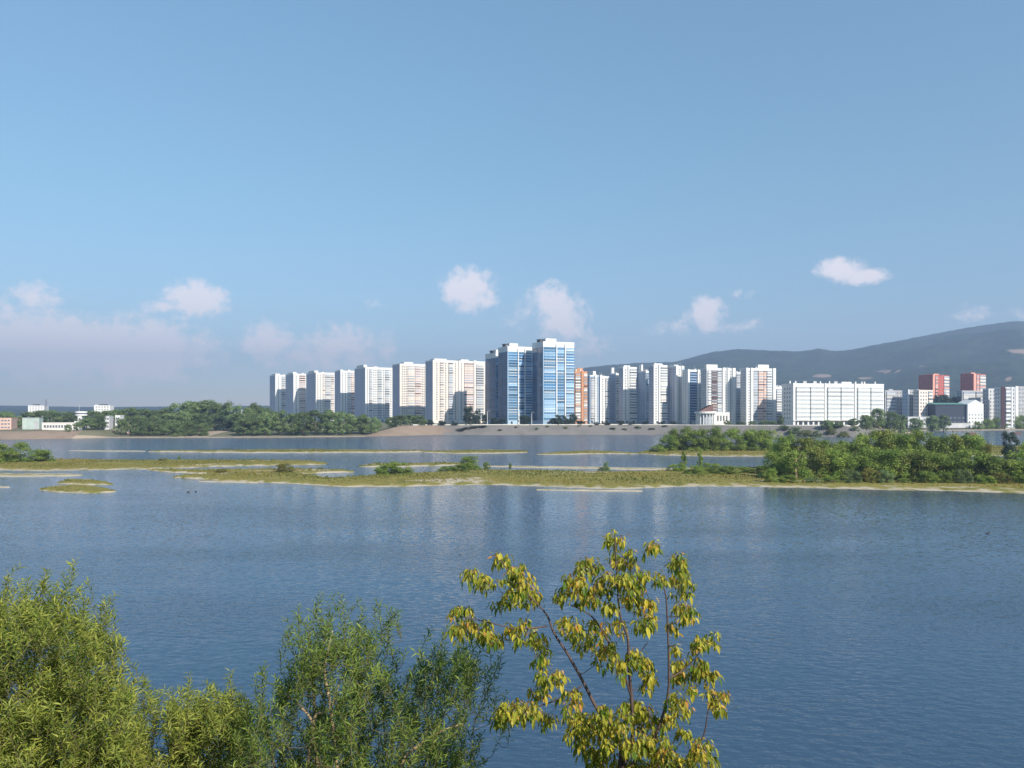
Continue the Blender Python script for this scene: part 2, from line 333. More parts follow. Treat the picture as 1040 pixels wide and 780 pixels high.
hz = MB(); hz.box(-8800, 8800, -3100, 9400, -3, 720)
hm = bpy.data.materials.new('haze_air'); hm.use_nodes = True; ht = hm.node_tree
ht.nodes.remove(ht.nodes['Principled BSDF']); pv = ht.nodes.new('ShaderNodeVolumePrincipled')
pv.inputs['Color'].default_value = (.45, .59, .88, 1); pv.inputs['Density'].default_value = 1.7e-4; pv.inputs['Anisotropy'].default_value = .1
ht.links.new(pv.outputs[0], ht.nodes['Material Output'].inputs['Volume'])
tag(hz.build('haze', hm), 'pale blue haze filling the air over the river and towards the hills', None, None, 'stuff')

# ------------------------------------------------------------------ river, banks, hills
w = MB(); w.quad((-8500, -40, 0), (8500, -40, 0), (8500, 2500, 0), (-8500, 2500, 0))
tag(w.build('river', M['water']), 'broad calm blue river', None, None, 'structure')

SHORE = [(-8600, 600), (-700, 590), (-392, 604), (-353, 627), (-339, 645), (-204, 655), (-125, 683), (-73, 727), (110, 738), (154, 728), (240, 690), (292, 665),
         (335, 690), (420, 820), (460, 905), (548, 925), (620, 945), (1200, 950), (8600, 1000)]
def shore(x): return interp(SHORE, x) + 1.6*mnoise.noise((x*.03, 3.1, 0)) + .7*mnoise.noise((x*.15, 1.1, 0))
V = [0, 1.5, 4, 8, 12, 16, 18.5, 20, 26, 40, 60, 90, 130, 180, 250, 350, 500, 800, 1200, 1800, 2800]
P_EMB = [(0, -.4), (1.5, .3), (18.5, 8.7), (20, 9), (9000, 9)]
P_WOOD = [(0, -.3), (4, .35), (12, .9), (26, 2), (90, 6), (180, 9), (9000, 9)]
P_LEFT = [(0, -.3), (1.5, .3), (16, 5.2), (20, 5.8), (60, 7), (180, 9), (9000, 9)]
P_INLET = [(0, -.3), (4, .3), (16, 1.2), (60, 3.5), (180, 7), (350, 9), (9000, 9)]
def bank_z(x, v):
    a, b, c, d = interp(P_LEFT, v), interp(P_WOOD, v), interp(P_EMB, v), interp(P_INLET, v)
    t1 = min(1, max(0, (x+350)/16)); t2 = min(1, max(0, (x+128)/26)); t3 = min(1, max(0, (x-335)/70))
    z = lerp(lerp(lerp(a, b, t1), c, t2), d, t3)
    return z + (0.25*mnoise.noise((x*.05, v*.05, 7)) if 0 < v < 900 else 0)
def land_z(x, y): return bank_z(x, y-shore(x))
xs = [-8600, -6000, -4000, -2500, -1500, -1000, -800, -650, -550] + [-500+4*i for i in range(301)] + [760, 850, 950, 1200, 1700, 2500, 4000, 6000, 8600]
b = MB()
for x in xs:
    s0 = shore(x)
    for v in V: b.v.append((x, s0+v, bank_z(x, v)))
nv = len(V)
for i in range(len(xs)-1):
    for j in range(nv-1):
        xm, vm = (xs[i]+xs[i+1])/2, (V[j]+V[j+1])/2
        b.f.append((i*nv+j, (i+1)*nv+j, (i+1)*nv+j+1, i*nv+j+1))
        if xm < -352: m = 3 if vm < 26 else 0
        elif xm < -128:
            m = 2 if vm < 9 else 0
            if -282 < xm < -254 and vm < 60: m = 2
        elif xm < 360: m = 1 if vm < 18.6 else 0
        else: m = 2 if vm < 14 else 0
        if xm + 16*mnoise.noise((xm*.04, vm*.16, 2)) < -62 and 1 < vm < 18.6 and m == 1: m = 3
        b.m.append(m)
tag(b.build('far_bank', [M['city'], M['embank'], M['beach'], M['redbeach']], smooth=True), 'far river bank with stone embankment and beach', None, None, 'structure')

RIDGE = [(-900, 405), (-300, 410), (0, 412), (90, 413.5), (280, 412), (380, 404), (480, 392), (560, 380), (600, 372.5), (645, 368.5), (685, 367.5), (700, 363.5), (722, 357.5), (750, 354.2),
         (785, 356), (812, 357.2), (832, 354.2), (848, 356.6), (868, 355), (900, 348.5), (950, 338.5), (985, 332), (1010, 328.6), (1028, 326), (1045, 326.2), (1090, 330), (1160, 342), (1300, 352), (1600, 370), (2300, 392)]
h = MB(); NR = 80; angs = []
p_ = -900.0
while p_ <= 2300: angs.append(p_); p_ += 3 if 250 < p_ < 1100 else 30
R0, R1, R2 = 2300, 5200, 6400
for p in angs:
    sx = (p-CX)/F; top = EYE + (HZ-interp(RIDGE, p))/F*R1
    for k in range(NR):
        t = k/(NR-1); R = lerp(R0, R2, t)
        q = (R-R0)/(R1-R0)
        if q <= 1: prof = (q*q*(3-2*q))*.35 + .65*q**1.15
        else: prof = 1 - .55*(q-1)/((R2-R1)/(R1-R0))
        X, Y = sx*R, R
        n1 = mnoise.noise((X*.0011, Y*.0011, 5)); n2 = mnoise.noise((X*.004, Y*.004, 1)); n3 = mnoise.noise((X*.03, Y*.03, 1))
        z = 8 + (top-8)*prof
        edge = min(1, q*3)*(1-math.exp(-((q-1)/.16)**2))
        z += (top-8)*.16*n1*edge + (top-8)*.075*n2*edge + 4.5*n3*min(1, q*3)
        h.v.append((X, Y, z))
CLR = [(1035, 357, 17, 3), (835, 382, 13, 2.6), (905, 377, 20, 1.8), (880, 384, 10, 1.3), (1020, 384, 10, 1.3), (935, 372, 8, 1.0)]
bare = []
for v in h.v:
    px = CX+v[0]/v[1]*F; py = HZ-(v[2]-EYE)/v[1]*F; q = 0
    for a_, b_, rw, rh in CLR: q = max(q, min(1, 1.6-1.3*(((px-a_)/rw)**2+((py-b_)/rh)**2)**.5))
    bare.append(max(0, q))
for i in range(len(angs)-1):
    for k in range(NR-1): h.f.append((i*NR+k, (i+1)*NR+k, (i+1)*NR+k+1, i*NR+k+1)); h.m.append(0)
ho = h.build('hills', [M['forest']], smooth=True)
ho.data.attributes.new('bare', 'FLOAT', 'POINT').data.foreach_set('value', bare)
tag(ho, 'long forested hills fading blue behind the city', None, None, 'structure')

nb = MB()
NP = [(-3000, 18.4), (-40, 18.4), (0.8, 18.3), (2.5, 17.3), (10, 12.6), (22, 6), (33, .5), (40, -1.5)]
nx = [-8500, -1000, -200] + [-100+5*i for i in range(41)] + [200, 1000, 8500]
for x in nx:
    for y, z in NP: nb.v.append((x, y + (1.2*mnoise.noise((x*.1, y, 0)) if y > 5 else 0), z))
for i in range(len(nx)-1):
    for j in range(len(NP)-1):
        nb.f.append((i*8+j, (i+1)*8+j, (i+1)*8+j+1, i*8+j+1)); nb.m.append(0)
tag(nb.build('near_bank', M['slope'], smooth=True), 'steep grassy near bank', None, None, 'structure')
def near_z(y): return interp(NP, y)

# ------------------------------------------------------------------ marsh islands
TUFT = []                       # (point, height)
def island(rows, hmax, label, step=3.0, mud=.10, tuft=.5, ragged=1.0, seed=0):
    """rows: photo column, far edge row, near edge row of a strip of land lying on the water"""
    far = [(r[0], r[1]) for r in rows]; near = [(r[0], r[2]) for r in rows]
    m = MB(); cols = []; x = rows[0][0]
    while x < rows[-1][0]+.01: cols.append(x); x += step
    NS = 21
    for x in cols:
        yf, yn = interp(far, x), interp(near, x)
        wob = ragged*(.55*mnoise.noise((x*.045, seed, 0)) + .4*mnoise.noise((x*.15, seed, 3)))
        wob2 = ragged*(.5*mnoise.noise((x*.05, seed, 9)) + .3*mnoise.noise((x*.2, seed, 5)))
        yf += wob*.7; yn += wob2
        if yn < yf+.25: yn = yf+.25
        endk = min(1, (x-rows[0][0])/12+.05, (rows[-1][0]-x)/12+.05) if rows[-1][0] < 1030 else min(1, (x-rows[0][0])/12+.05)
        if rows[0][0] < 5: endk = min(1, (rows[-1][0]-x)/12+.05)
        pn, pf = ground_at(x, yn), ground_at(x, yf)
        for k in range(NS):
            t = k/(NS-1); p = pn.lerp(pf, t)
            prof = min(1, t/.16, (1-t)/.16)
            z = -.25 + (.32+hmax*endk)*math.sin(prof*math.pi/2)
            if prof >= .9: z += .12*mnoise.noise((p.x*.2, p.y*.2, 1))
            m.v.append((p.x, p.y, z))
    n = len(cols); shore_a = []
    for i in range(n):
        for k in range(NS):
            t = k/(NS-1); c = m.v[i*NS+k]
            e = 1-min(t, (1-t)*.9)/(mud*2.0)
            shore_a.append(max(0, .62+.5*e, .55+1.0*(mnoise.noise((c[0]*.03, c[1]*.09, seed+4))-.18)))
    for i in range(n-1):
        for k in range(NS-1):
            m.f.append((i*NS+k, (i+1)*NS+k, (i+1)*NS+k+1, i*NS+k+1))
            t = (k+.5)/(NS-1); c = Vector(m.v[i*NS+k]); m.m.append(0)
            mudd = min(t, (1-t)*.9) < mud*1.15 or mnoise.noise((c.x*.035, c.y*.10, seed+4)) > .42
            if not mudd and tuft > 0:
                a, bq, cq = Vector(m.v[i*NS+k]), Vector(m.v[(i+1)*NS+k]), Vector(m.v[i*NS+k+1])
                area = abs((bq-a).cross(cq-a).z)
                cnt = area*.7*tuft
                cnt = int(cnt) + (random.random() < cnt % 1)
                for _ in range(min(cnt, 30)):
                    q = a + (bq-a)*random.random() + (cq-a)*random.random()
                    TUFT.append((q, .2+.75*tuft*random.random()*max(.2, 1.1+2.4*mnoise.noise((q.x*.045, q.y*.06, 0))), .25-.5*min(1, t*2.2)))
    o = m.build('island', [M['marsh']], smooth=True); o.data.attributes.new('shore', 'FLOAT', 'POINT').data.foreach_set('value', shore_a)
    return tag(o, label, None, None, 'structure')

island([(176, 484, 485), (205, 482.5, 487), (240, 481.5, 489.5), (300, 480, 492), (335, 486, 494), (360, 484.5, 495), (395, 481, 495), (430, 480, 494.5), (460, 478.5, 493.2), (500, 477, 493.2),
        (560, 477.5, 495), (600, 478.5, 497), (640, 478.5, 497.5), (665, 478, 496), (690, 477, 495), (730, 475, 494.8), (770, 474, 495.5), (800, 473, 496.3), (850, 472, 497.5), (900, 471, 499), (960, 470, 500),
        (1000, 470, 501.5), (1040, 470, 503), (1100, 470, 505), (1200, 472, 507)], .55, 'long low marsh island carrying the willow scrub', mud=.07, seed=1)
island([(-160, 464, 480), (-60, 465.5, 480), (0, 466, 478), (40, 466, 479), (90, 466.5, 478), (150, 467, 477), (215, 467, 474.5), (270, 467.5, 473), (310, 468.5, 472.5), (332, 470, 471.5)], .5, 'flat grassy marsh strip at the far left', mud=.08, seed=2)
island([(150, 477, 478), (175, 477, 480), (200, 477.5, 481.5), (250, 476.5, 483), (300, 476, 482), (345, 477.5, 480), (360, 478.5, 479.5)], .4, 'narrow grassy mud bar behind the long island', mud=.13, seed=3)
island([(-30, 480, 484), (20, 481, 484.5), (60, 481, 484), (84, 482, 483.3)], .15, 'thin muddy spit at the left edge', mud=.45, tuft=.2, seed=4)
island([(40, 496, 498), (60, 493.5, 500.5), (75, 492, 501.5), (95, 493.5, 501.5), (112, 497, 500.2), (118, 498.5, 499.5)], .3, 'near half of a small grassy islet', mud=.12, seed=5)
island([(58, 489.5, 491), (70, 487, 492.2), (90, 487.2, 492.6), (105, 489.5, 492.4), (117, 491.5, 492.7)], .3, 'far half of a small grassy islet', mud=.12, seed=6)
island([(-20, 493, 495), (6, 494, 495.2), (10, 494.3, 495)], .1, 'sliver of mud at the left edge', mud=.6, tuft=0, seed=7)
island([(202, 488.6, 489.4), (240, 488.8, 490.3), (262, 490, 490.8)], .1, 'bare mud sliver off the long island', mud=.6, tuft=0, ragged=.3, seed=8)
island([(545, 497, 497.8), (600, 497.4, 499), (648, 498, 499.2), (655, 498.4, 498.9)], .08, 'pale sand sliver off the long island', mud=.6, tuft=0, ragged=.3, seed=9)
island([(150, 458.2, 458.9), (205, 457.6, 459.6), (250, 456.8, 460.2), (300, 456.4, 460.4), (350, 456.8, 459.9), (395, 457.4, 459.8), (436, 458, 459)], .4, 'thin grassy sand bar before the left wood', mud=.17, tuft=.5, ragged=.6, seed=10)
island([(425, 458.5, 459.4), (460, 457.2, 461), (500, 456.6, 461), (530, 457.5, 460), (538, 458.4, 459.4)], .3, 'short sand bar before the blue towers', mud=.16, tuft=.5, ragged=.6, seed=11)
island([(545, 461, 461.8), (570, 459, 462), (600, 457.3, 461.5), (625, 458.5, 461), (650, 460.5, 461.3)], .3, 'short sand bar right of the blue towers', mud=.16, tuft=.5, ragged=.6, seed=12)
island([(70, 457.4, 458), (100, 457.4, 458.6), (148, 457.8, 458.5)], .1, 'thin mud bar in the left channel', mud=.6, tuft=0, ragged=.4, seed=13)
island([(365, 473, 473.8), (380, 470.5, 474.6), (410, 471, 474.2), (440, 470, 473.6), (470, 470.5, 472.5), (480, 471.2, 472)], .3, 'grass bar behind the round bush', mud=.16, seed=14)
island([(490, 473, 473.8), (530, 473.4, 475), (600, 474.2, 476.3), (640, 475, 477.3), (690, 475.5, 477.6), (760, 475.5, 477.2)], .15, 'long pale mud line behind the main island', mud=.5, tuft=.1, ragged=.4, seed=15)
island([(645, 459.8, 460.6), (660, 457.5, 461.8), (680, 455.5, 463), (720, 454, 464), (770, 453, 464.2), (830, 452.5, 464), (900, 452, 464), (1000, 452, 464), (1100, 453, 463)], .5, 'rear marsh island under the willow thicket', mud=.08, seed=16)
g = MB(); tones = []
for q, hh, gold in TUFT:
    for k in range(3):
        a = random.uniform(0, math.pi); dx, dy = math.cos(a), math.sin(a); ww = random.uniform(.25, .55)
        lean = random.uniform(-.3, .3)*hh
        ox, oy = random.uniform(-.4, .4), random.uniform(-.4, .4)
        bz = q.z-.05
        g.tri((q.x+ox-dx*ww/2, q.y+oy-dy*ww/2, bz), (q.x+ox+dx*ww/2, q.y+oy+dy*ww/2, bz), (q.x+ox+lean, q.y+oy+lean*.3, bz+hh*random.uniform(.7, 1.1)))
        tones.append(min(1, max(0, .5+gold+.7*mnoise.noise((q.x*.03, q.y*.05, 2))+random.gauss(0, .2))))
go = g.build('grass', M['grass']); set_tone(go, tones)
tag(go, 'yellow green marsh grass growing over the low islands', None, None, 'stuff')

# ------------------------------------------------------------------ buildings
LIMIT = 100
_cache = {}
def balcony_mesh(w, h, pan, gl, dep=1.1, rail=.40):
    key = ('b', round(w, 1), round(h, 2), pan, gl, dep, rail)
    if key not in _cache:
        m = MB(); w_ = w*.96
        m.box(-w_/2, w_/2, -dep, .05, 0, h*rail, 0)
        m.box(-w_/2+.06, w_/2-.06, -dep+.12, .05, h*rail, h*.9, 1)
        for fx in (-.26, .0, .26): m.box(fx*w_-.06, fx*w_+.06, -dep+.05, -dep+.13, h*rail, h*.9, 0)
        m.box(-w_/2, w_/2, -dep, .05, h*.9, h*.97, 0)
        _cache[key] = (m, [M[pan], M[gl]], m.mesh('balcony', [M[pan], M[gl]]))
    return _cache[key]
def window_mesh(w, h, fr='white', gl='glass'):
    key = ('w', round(w, 1), round(h, 2), fr, gl)
    if key not in _cache:
        m = MB(); t = .10
        m.box(-w/2, w/2, -.03, .05, 0, h, 1)
        m.box(-w/2-t, w/2+t, -.10, .03, -t, 0, 0); m.box(-w/2-t, w/2+t, -.08, .03, h, h+t, 0)
        m.box(-w/2-t, -w/2, -.08, .03, 0, h, 0); m.box(w/2, w/2+t, -.08, .03, 0, h, 0)
        m.box(-.05, .05, -.07, .03, 0, h, 0)
        _cache[key] = (m, [M[fr], M[gl]], m.mesh('window', [M[fr], M[gl]]))
    return _cache[key]
def glazing_mesh(w, h, band, gl, bandh=.34):
    key = ('g', round(w, 1), round(h, 2), band, gl, bandh)
    if key not in _cache:
        m = MB()
        m.box(-w*.48, w*.48, -.45, .05, 0, h*bandh, 0)
        m.box(-w*.47, w*.47, -.36, .05, h*bandh, h*.985, 1)
        n = max(2, int(w/2.2))
        for i in range(1, n): m.box(-w*.47+w*.94*i/n-.05, -w*.47+w*.94*i/n+.05, -.42, -.34, h*bandh, h*.985, 0)
        _cache[key] = (m, [M[band], M[gl]], m.mesh('glazing', [M[band], M[gl]]))
    return _cache[key]

class Building:
    def __init__(s, name, label, cat, group, pl, pc, pr, ytop, D, th, z0=None):
        th = math.radians(th); c, sn = math.cos(th), math.sin(th)
        l, r = (pl-CX)/F, (pr-CX)/F
        Xc = (pc-CX)/F*D
        s.w = (r*D-Xc)/(c-r*sn)
        s.t = min(60, max(9, (Xc-l*D)/max(.06, sn+l*c)))
        ctr = Vector((Xc, D, 0)) + Vector((c, sn, 0))*s.w/2 + Vector((-sn, c, 0))*s.t/2
        if z0 is None: z0 = min(land_z(ctr.x, ctr.y), land_z(Xc, D)) - .3
        s.z0 = z0; s.h = EYE+(HZ-ytop)*D/F - z0
        s.root = empty(name, (ctr.x, ctr.y, z0), th)
        tag(s.root, label, cat, group)
        s.items = {}; s.rnd = random.Random(int(pc*10)); s.tall = 'tower' in name and name != 'signal_tower'
    def part(s, name, mb, mats): return mb.build(name, mats, s.root)
    def shell(s, wall, roof='darkgrey', parapet=None, ph=1.0):
        w, t, h = s.w/2, s.t/2, s.h
        m = MB(); m.box(-w, w, -t, t, 0, h-ph); s.part('wall', m, M[wall])
        m = MB(); m.box(-w+.3, w-.3, -t+.3, t-.3, h-ph, h-ph+.15, 0)
        q = parapet or wall
        m.box(-w-.12, w+.12, -t-.12, -t+.3, h-ph, h, 1); m.box(-w-.12, w+.12, t-.3, t+.12, h-ph, h, 1)
        m.box(-w-.12, -w+.3, -t+.3, t-.3, h-ph, h, 1); m.box(w-.3, w+.12, -t+.3, t-.3, h-ph, h, 1)
        s.roof = s.part('roof', m, [M[roof], M[q]])
        if s.tall:
            for k in range(s.rnd.randint(2, 4)):
                x, y, a_ = s.rnd.uniform(-w+1.5, w-1.5), s.rnd.uniform(-t+1, t*.5), s.rnd.uniform(.5, 1.1)
                b_ = MB(); b_.box(x-a_, x+a_, y-a_*.7, y+a_*.7, h-ph, h+s.rnd.uniform(.5, 1.5)); b_.build('vent', M['palegrey'], s.roof)
            for k in range(s.rnd.randint(1, 2)):
                x, y = s.rnd.uniform(-w+1, w-1), s.rnd.uniform(-t*.5, t*.5)
                b_ = MB(); b_.tube([(x, y, h-ph), (x, y, h+s.rnd.uniform(2.5, 5))], [.16, .09], 5); b_.build('antenna', M['metal'], s.roof)
        return s
    def box_part(s, name, u0, u1, v0, v1, z0, z1, m):
        """box in fractions of the plan"""
        b_ = MB(); b_.box((u0-.5)*s.w, (u1-.5)*s.w, (v0-.5)*s.t, (v1-.5)*s.t, z0, z1); return b_.build(name, M[m], s.roof if name in ('roof_house', 'stair_tower') else s.root)
    def pent(s, u0, u1, hh, m='white', v0=.15, v1=.8): return s.box_part('roof_house', u0, u1, v0, v1, s.h-.9, s.h+hh, m)
    def place(s, name, cm, mtx):
        s.items.setdefault(name, []).append((cm, mtx))
    def front(s, u, z, side='F'):
        if side == 'F': return Matrix.Translation(((u-.5)*s.w, -s.t/2, z))
        if side == 'L': return Matrix.Translation((-s.w/2, (.5-u)*s.t, z)) @ Matrix.Rotation(-math.pi/2, 4, 'Z')
        if side == 'R': return Matrix.Translation((s.w/2, (u-.5)*s.t, z)) @ Matrix.Rotation(math.pi/2, 4, 'Z')
    def width(s, side): return s.w if side == 'F' else s.t
    def floors(s, n, base=4.0, top=2.0):
        s.n = n; s.base = base; s.fh = (s.h-base-top)/n; return s
    def balconies(s, u0, u1, pan, gl='balglass', side='F', n=1, rail=.40, skip=(), alt=None, dep=1.1):
        W = s.width(side)*(u1-u0)/n
        for k in range(n):
            for i in range(s.n):
                if i in skip: continue
                pp = alt if (alt and (i*7+k*3) % 5 == 0) else pan
                gg = gl
                if gl == 'blueglass': gg = s.rnd.choice(('blueglass', 'skyglass', 'blueglass_mid'))
                elif gl == 'balglass': gg = s.rnd.choice(('balglass', 'balglass', 'balglass', 'glass', 'balshade'))
                s.place('balcony', balcony_mesh(W, s.fh, pp, gg, dep, rail), s.front(u0+(k+.5)*(u1-u0)/n, s.base+i*s.fh, side))
    def windows(s, u0, u1, n, side='F', w=1.6, hf=.5, fr='white', gl='glass'):
        for i in range(s.n):
            for k in range(n):
                s.place('window', window_mesh(w, s.fh*hf, fr, gl), s.front(u0+(k+.5)*(u1-u0)/n, s.base+i*s.fh+s.fh*.28, side))
    def glazing(s, u0, u1, band, gl='blueglass', side='F', bandh=.34, alt=None, i0=0, i1=None):
        for i in range(i0, i1 or s.n):
            bb = band
            if alt and mnoise.noise((i*.63, u0*9, s.w)) > .22: bb = alt
            gg = s.rnd.choice(('blueglass', 'skyglass', 'blueglass_mid', 'blueglass_mid')) if gl == 'blueglass' else gl
            s.place('glazing', glazing_mesh(s.width(side)*(u1-u0), s.fh, bb, gg, bandh), s.front((u0+u1)/2, s.base+i*s.fh, side))
    def pier(s, u0, u1, m='white', side='F', d=1.3, z0=0, z1=None):
        W = s.width(side); b_ = MB(); b_.box(-(u1-u0)*W/2, (u1-u0)*W/2, -d, .1, z0, z1 if z1 else s.h+.3)
        me = b_.mesh('pier', [M[m]]); o = link('pier', me, s.root); o.matrix_local = s.front((u0+u1)/2, 0, side)
    def chimneys(s, us, hh=1.8, m='white', v=.3, wd=1.2):
        for u in us:
            x = (u-.5)*s.w; y = (v-.5)*s.t
            b_ = MB(); b_.box(x-wd/2, x+wd/2, y-wd/2, y+wd/2, s.h-.9, s.h+hh); b_.box(x-wd/2-.15, x+wd/2+.15, y-wd/2-.15, y+wd/2+.15, s.h+hh, s.h+hh+.2)
            b_.build('chimney', M[m], s.roof)
    def plinth(s, m='grey', n=6):
        b_ = MB(); b_.box(-s.w/2-.25, s.w/2+.25, -s.t/2-.25, s.t/2+.25, 0, 1.0); s.part('plinth', b_, M[m])
        for k in range(n):
            b_ = MB(); b_.box(-.9, .9, -.35, .02, 1.0, 3.3, 0); b_.box(-1.2, 1.2, -1.2, .02, 3.35, 3.5, 1)
            me = b_.mesh('entrance', [M['glass'], M['palegrey']]); o = link('entrance', me, s.root); o.matrix_local = s.front((k+.5)/n, 0)
    def done(s):
        for name, lst in s.items.items():
            for cm, mt in lst[:LIMIT]:
                o = link(name, cm[2], s.root); o.matrix_local = mt
            rest = lst[LIMIT:]
            if rest:
                mb = MB(); mats = []
                for (m, ms, me), mt in rest:
                    off = len(mb.v); mb.v += [tuple(mt @ Vector(v)) for v in m.v]
                    idx = []
                    for q in ms:
                        if q not in mats: mats.append(q)
                        idx.append(mats.index(q))
                    mb.f += [tuple(off+i for i in f) for f in m.f]; mb.m += [idx[i] for i in m.m]
                o = mb.build(name, mats, s.root); o['kind'] = 'stuff'
        return s.root

GT = 'white and pink slab blocks left of the blue towers'
def slab(label, pl, pc, pr, yt, D, th, wall, cols, n, pent=(), side=2, name='apartment_tower', group=GT, sidewall=None):
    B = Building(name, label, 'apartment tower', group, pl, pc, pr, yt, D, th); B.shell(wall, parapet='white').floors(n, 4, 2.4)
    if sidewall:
        b_ = MB(); b_.box(-B.w/2-.02, -B.w/2+.05, -B.t/2+.02, B.t/2-.02, .02, B.h-1.2); B.part('side_shade_sheet', b_, M[sidewall])  # thin added sheet colours the left side as if in shade
    for c in cols:
        k = c[0]
        if k == 'B': B.balconies(*c[1:3], c[3], *(c[4:] if len(c) > 4 else ()))
        elif k == 'W': B.windows(c[1], c[2], c[3], w=c[4] if len(c) > 4 else 1.5)
        elif k == 'P': B.pier(c[1], c[2], c[3] if len(c) > 3 else 'white')
        elif k == 'G': B.glazing(*c[1:])
    if side: B.windows(.08, .92, side, 'L', w=1.4)
    for p in pent: B.pent(*p)
    B.plinth(n=4)
    return B.done()

slab('narrow white tower at the far left end of the skyline', 274, 279.6, 290.4, 380.6, 1290, 30, 'white', [('W', .1, .5, 1), ('B', .58, .95, 'palegrey')], 19, [(.1, .5, 2.2)], sidewall='lilac_shade')
slab('second tower from the far left end, white with a pink balcony stack', 290, 298, 310.9, 379.4, 1225, 30, 'white', [('W', .05, .38, 1), ('B', .45, .95, 'pinkwall')], 19, [(.05, .35, 2.6), (.75, .9, 1.5)], sidewall='lilac_shade')
slab('third tower from the far left end, cream with banded balconies in sunlight', 311, 320.8, 339.8, 378.2, 1160, 30, 'warmwhite', [('W', .04, .3, 2), ('B', .36, .48, 'cream'), ('B', .5, .78, 'palegrey'), ('B', .8, .97, 'cream')], 20, [(.0, .2, 3), (.4, .5, 1.5)], sidewall='lilac_shade')
slab('white tower with a pink striped right edge, between two lit slabs', 340, 345.8, 360.1, 376.2, 1095, 30, 'white', [('W', .06, .45, 2), ('B', .5, .72, 'palegrey'), ('B', .75, .98, 'pinkwall')], 21, [(.05, .2, 1.5), (.6, .75, 1.5)], sidewall='lilac_shade')
slab('broad white slab with three grey glazed balcony stacks', 360, 371, 398.8, 372.8, 1020, 29, 'white', [('W', .03, .12, 1), ('B', .14, .25, 'palegrey'), ('W', .27, .42, 2), ('B', .44, .60, 'palegrey'), ('W', .62, .7, 1), ('B', .71, .88, 'palegrey'), ('W', .89, .98, 1)], 21, [(.0, .12, 3.4), (.4, .5, 1.6)], sidewall='lilac_shade')
slab('pinkish white slab with one wide banded balcony stack on its right half', 398.5, 406, 432.6, 369.2, 945, 28, 'cream', [('W', .06, .3, 3), ('B', .3, .55, 'cream'), ('B', .57, .8, 'pinkwall'), ('W', .82, .97, 2)], 22, [(.2, .55, 2.2)], sidewall='lilac_shade')
slab('widest cream slab, next to the blue towers, with pink balconies', 432, 439.6, 492.6, 365.5, 865, 27, 'cream', [('W', .03, .12, 1), ('B', .13, .20, 'cream'), ('W', .2, .28, 1), ('B', .29, .38, 'palegrey'), ('W', .38, .47, 1), ('P', .48, .5), ('W', .5, .58, 1), ('B', .59, .77, 'pinkwall'), ('P', .78, .8), ('B', .82, .97, 'palegrey')], 24, [(.05, .28, 1.8), (.55, .7, 1.8), (.8, .85, 1.2)], sidewall='lilac_shade')

def blue_tower(label, pl, pc, pr, yt, D, th, n=26, full=True):
    B = Building('blue_tower', label, 'tower block', 'blue glass towers', pl, pc, pr, yt, D, th)
    B.shell('paleblue', parapet='white', ph=5.2).floors(n, 4.5, 5.6)
    B.glazing(.02, .40, 'paleblue', 'blueglass', alt='white', bandh=.20)
    B.pier(.405, .435, 'white', z1=B.h-2)
    B.glazing(.44, .68, 'paleblue', 'blueglass', alt='white', bandh=.20)
    B.pier(.685, .715, 'white', z1=B.h-2)
    B.balconies(.72, .99, 'paleblue', 'blueglass', rail=.30, alt='white')
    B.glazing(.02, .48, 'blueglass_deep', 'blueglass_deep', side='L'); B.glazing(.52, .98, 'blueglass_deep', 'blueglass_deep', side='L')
    B.pent(.12, .46, 3.2, 'white', .1, .6)
    b_ = MB(); b_.box(-B.w*.5+.6, -B.w*.5+2.2, -B.t*.2, B.t*.1, B.h-.9, B.h+2.4); b_.box(-B.w*.5-.4, -B.w*.5+2.6, -B.t*.22, B.t*.12, B.h+2.4, B.h+2.8); b_.build('roof_hood', M['darkgrey'], B.roof)
    B.plinth('grey', 3)
    return B.done()
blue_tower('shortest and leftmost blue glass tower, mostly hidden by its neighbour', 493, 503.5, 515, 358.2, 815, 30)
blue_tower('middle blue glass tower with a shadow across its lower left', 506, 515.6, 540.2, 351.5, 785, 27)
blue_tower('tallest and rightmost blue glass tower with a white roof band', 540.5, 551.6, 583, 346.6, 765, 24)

G2 = 'pale towers right of the blue towers'
# orange brick block
B = Building('apartment_tower', 'orange brick block with white balcony bands beside the tallest blue tower', 'apartment tower', G2, 581.5, 583.5, 596.5, 377, 800, 20)
B.shell('orange').floors(16, 4, 2); B.balconies(.04, .45, 'cream', 'balglass', alt='orange'); B.pier(.5, .68, 'orange'); B.balconies(.7, .98, 'orange', 'balglass', alt='cream')
B.box_part('stair_tower', .3, .75, .3, .8, B.h-.9, B.h+3.5, 'orange'); B.chimneys([.2, .55], 2.5, 'cream'); B.plinth(n=2); B.done()
def tower(label, pl, pc, pr, yt, D, th, wall, n, cols, pents=(), side=None, sidewin=2, chim=(), group=G2):
    B = Building('apartment_tower', label, 'apartment tower', group, pl, pc, pr, yt, D, th)
    B.shell(wall, parapet='white').floors(n, 4, 2.2)
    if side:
        b_ = MB(); b_.box(-B.w/2-.02, -B.w/2+.05, -B.t/2+.02, B.t/2-.02, .02, B.h-1.2); B.part('side_shade_sheet', b_, M[side])  # left side covered by a sheet with shade worked into its colour
    for c in cols:
        k = c[0]
        if k == 'B': B.balconies(c[1], c[2], c[3], *(c[4:] if len(c) > 4 else ()))
        elif k == 'W': B.windows(c[1], c[2], c[3], w=1.5)
        elif k == 'P': B.pier(c[1], c[2], *(c[3:]))
        elif k == 'G': B.glazing(*c[1:])
    if sidewin: B.windows(.1, .9, sidewin, 'L', w=1.4)
    for p in pents: B.pent(*p)
    B.chimneys(chim, 1.6, 'white')
    B.plinth(n=2); return B.done()
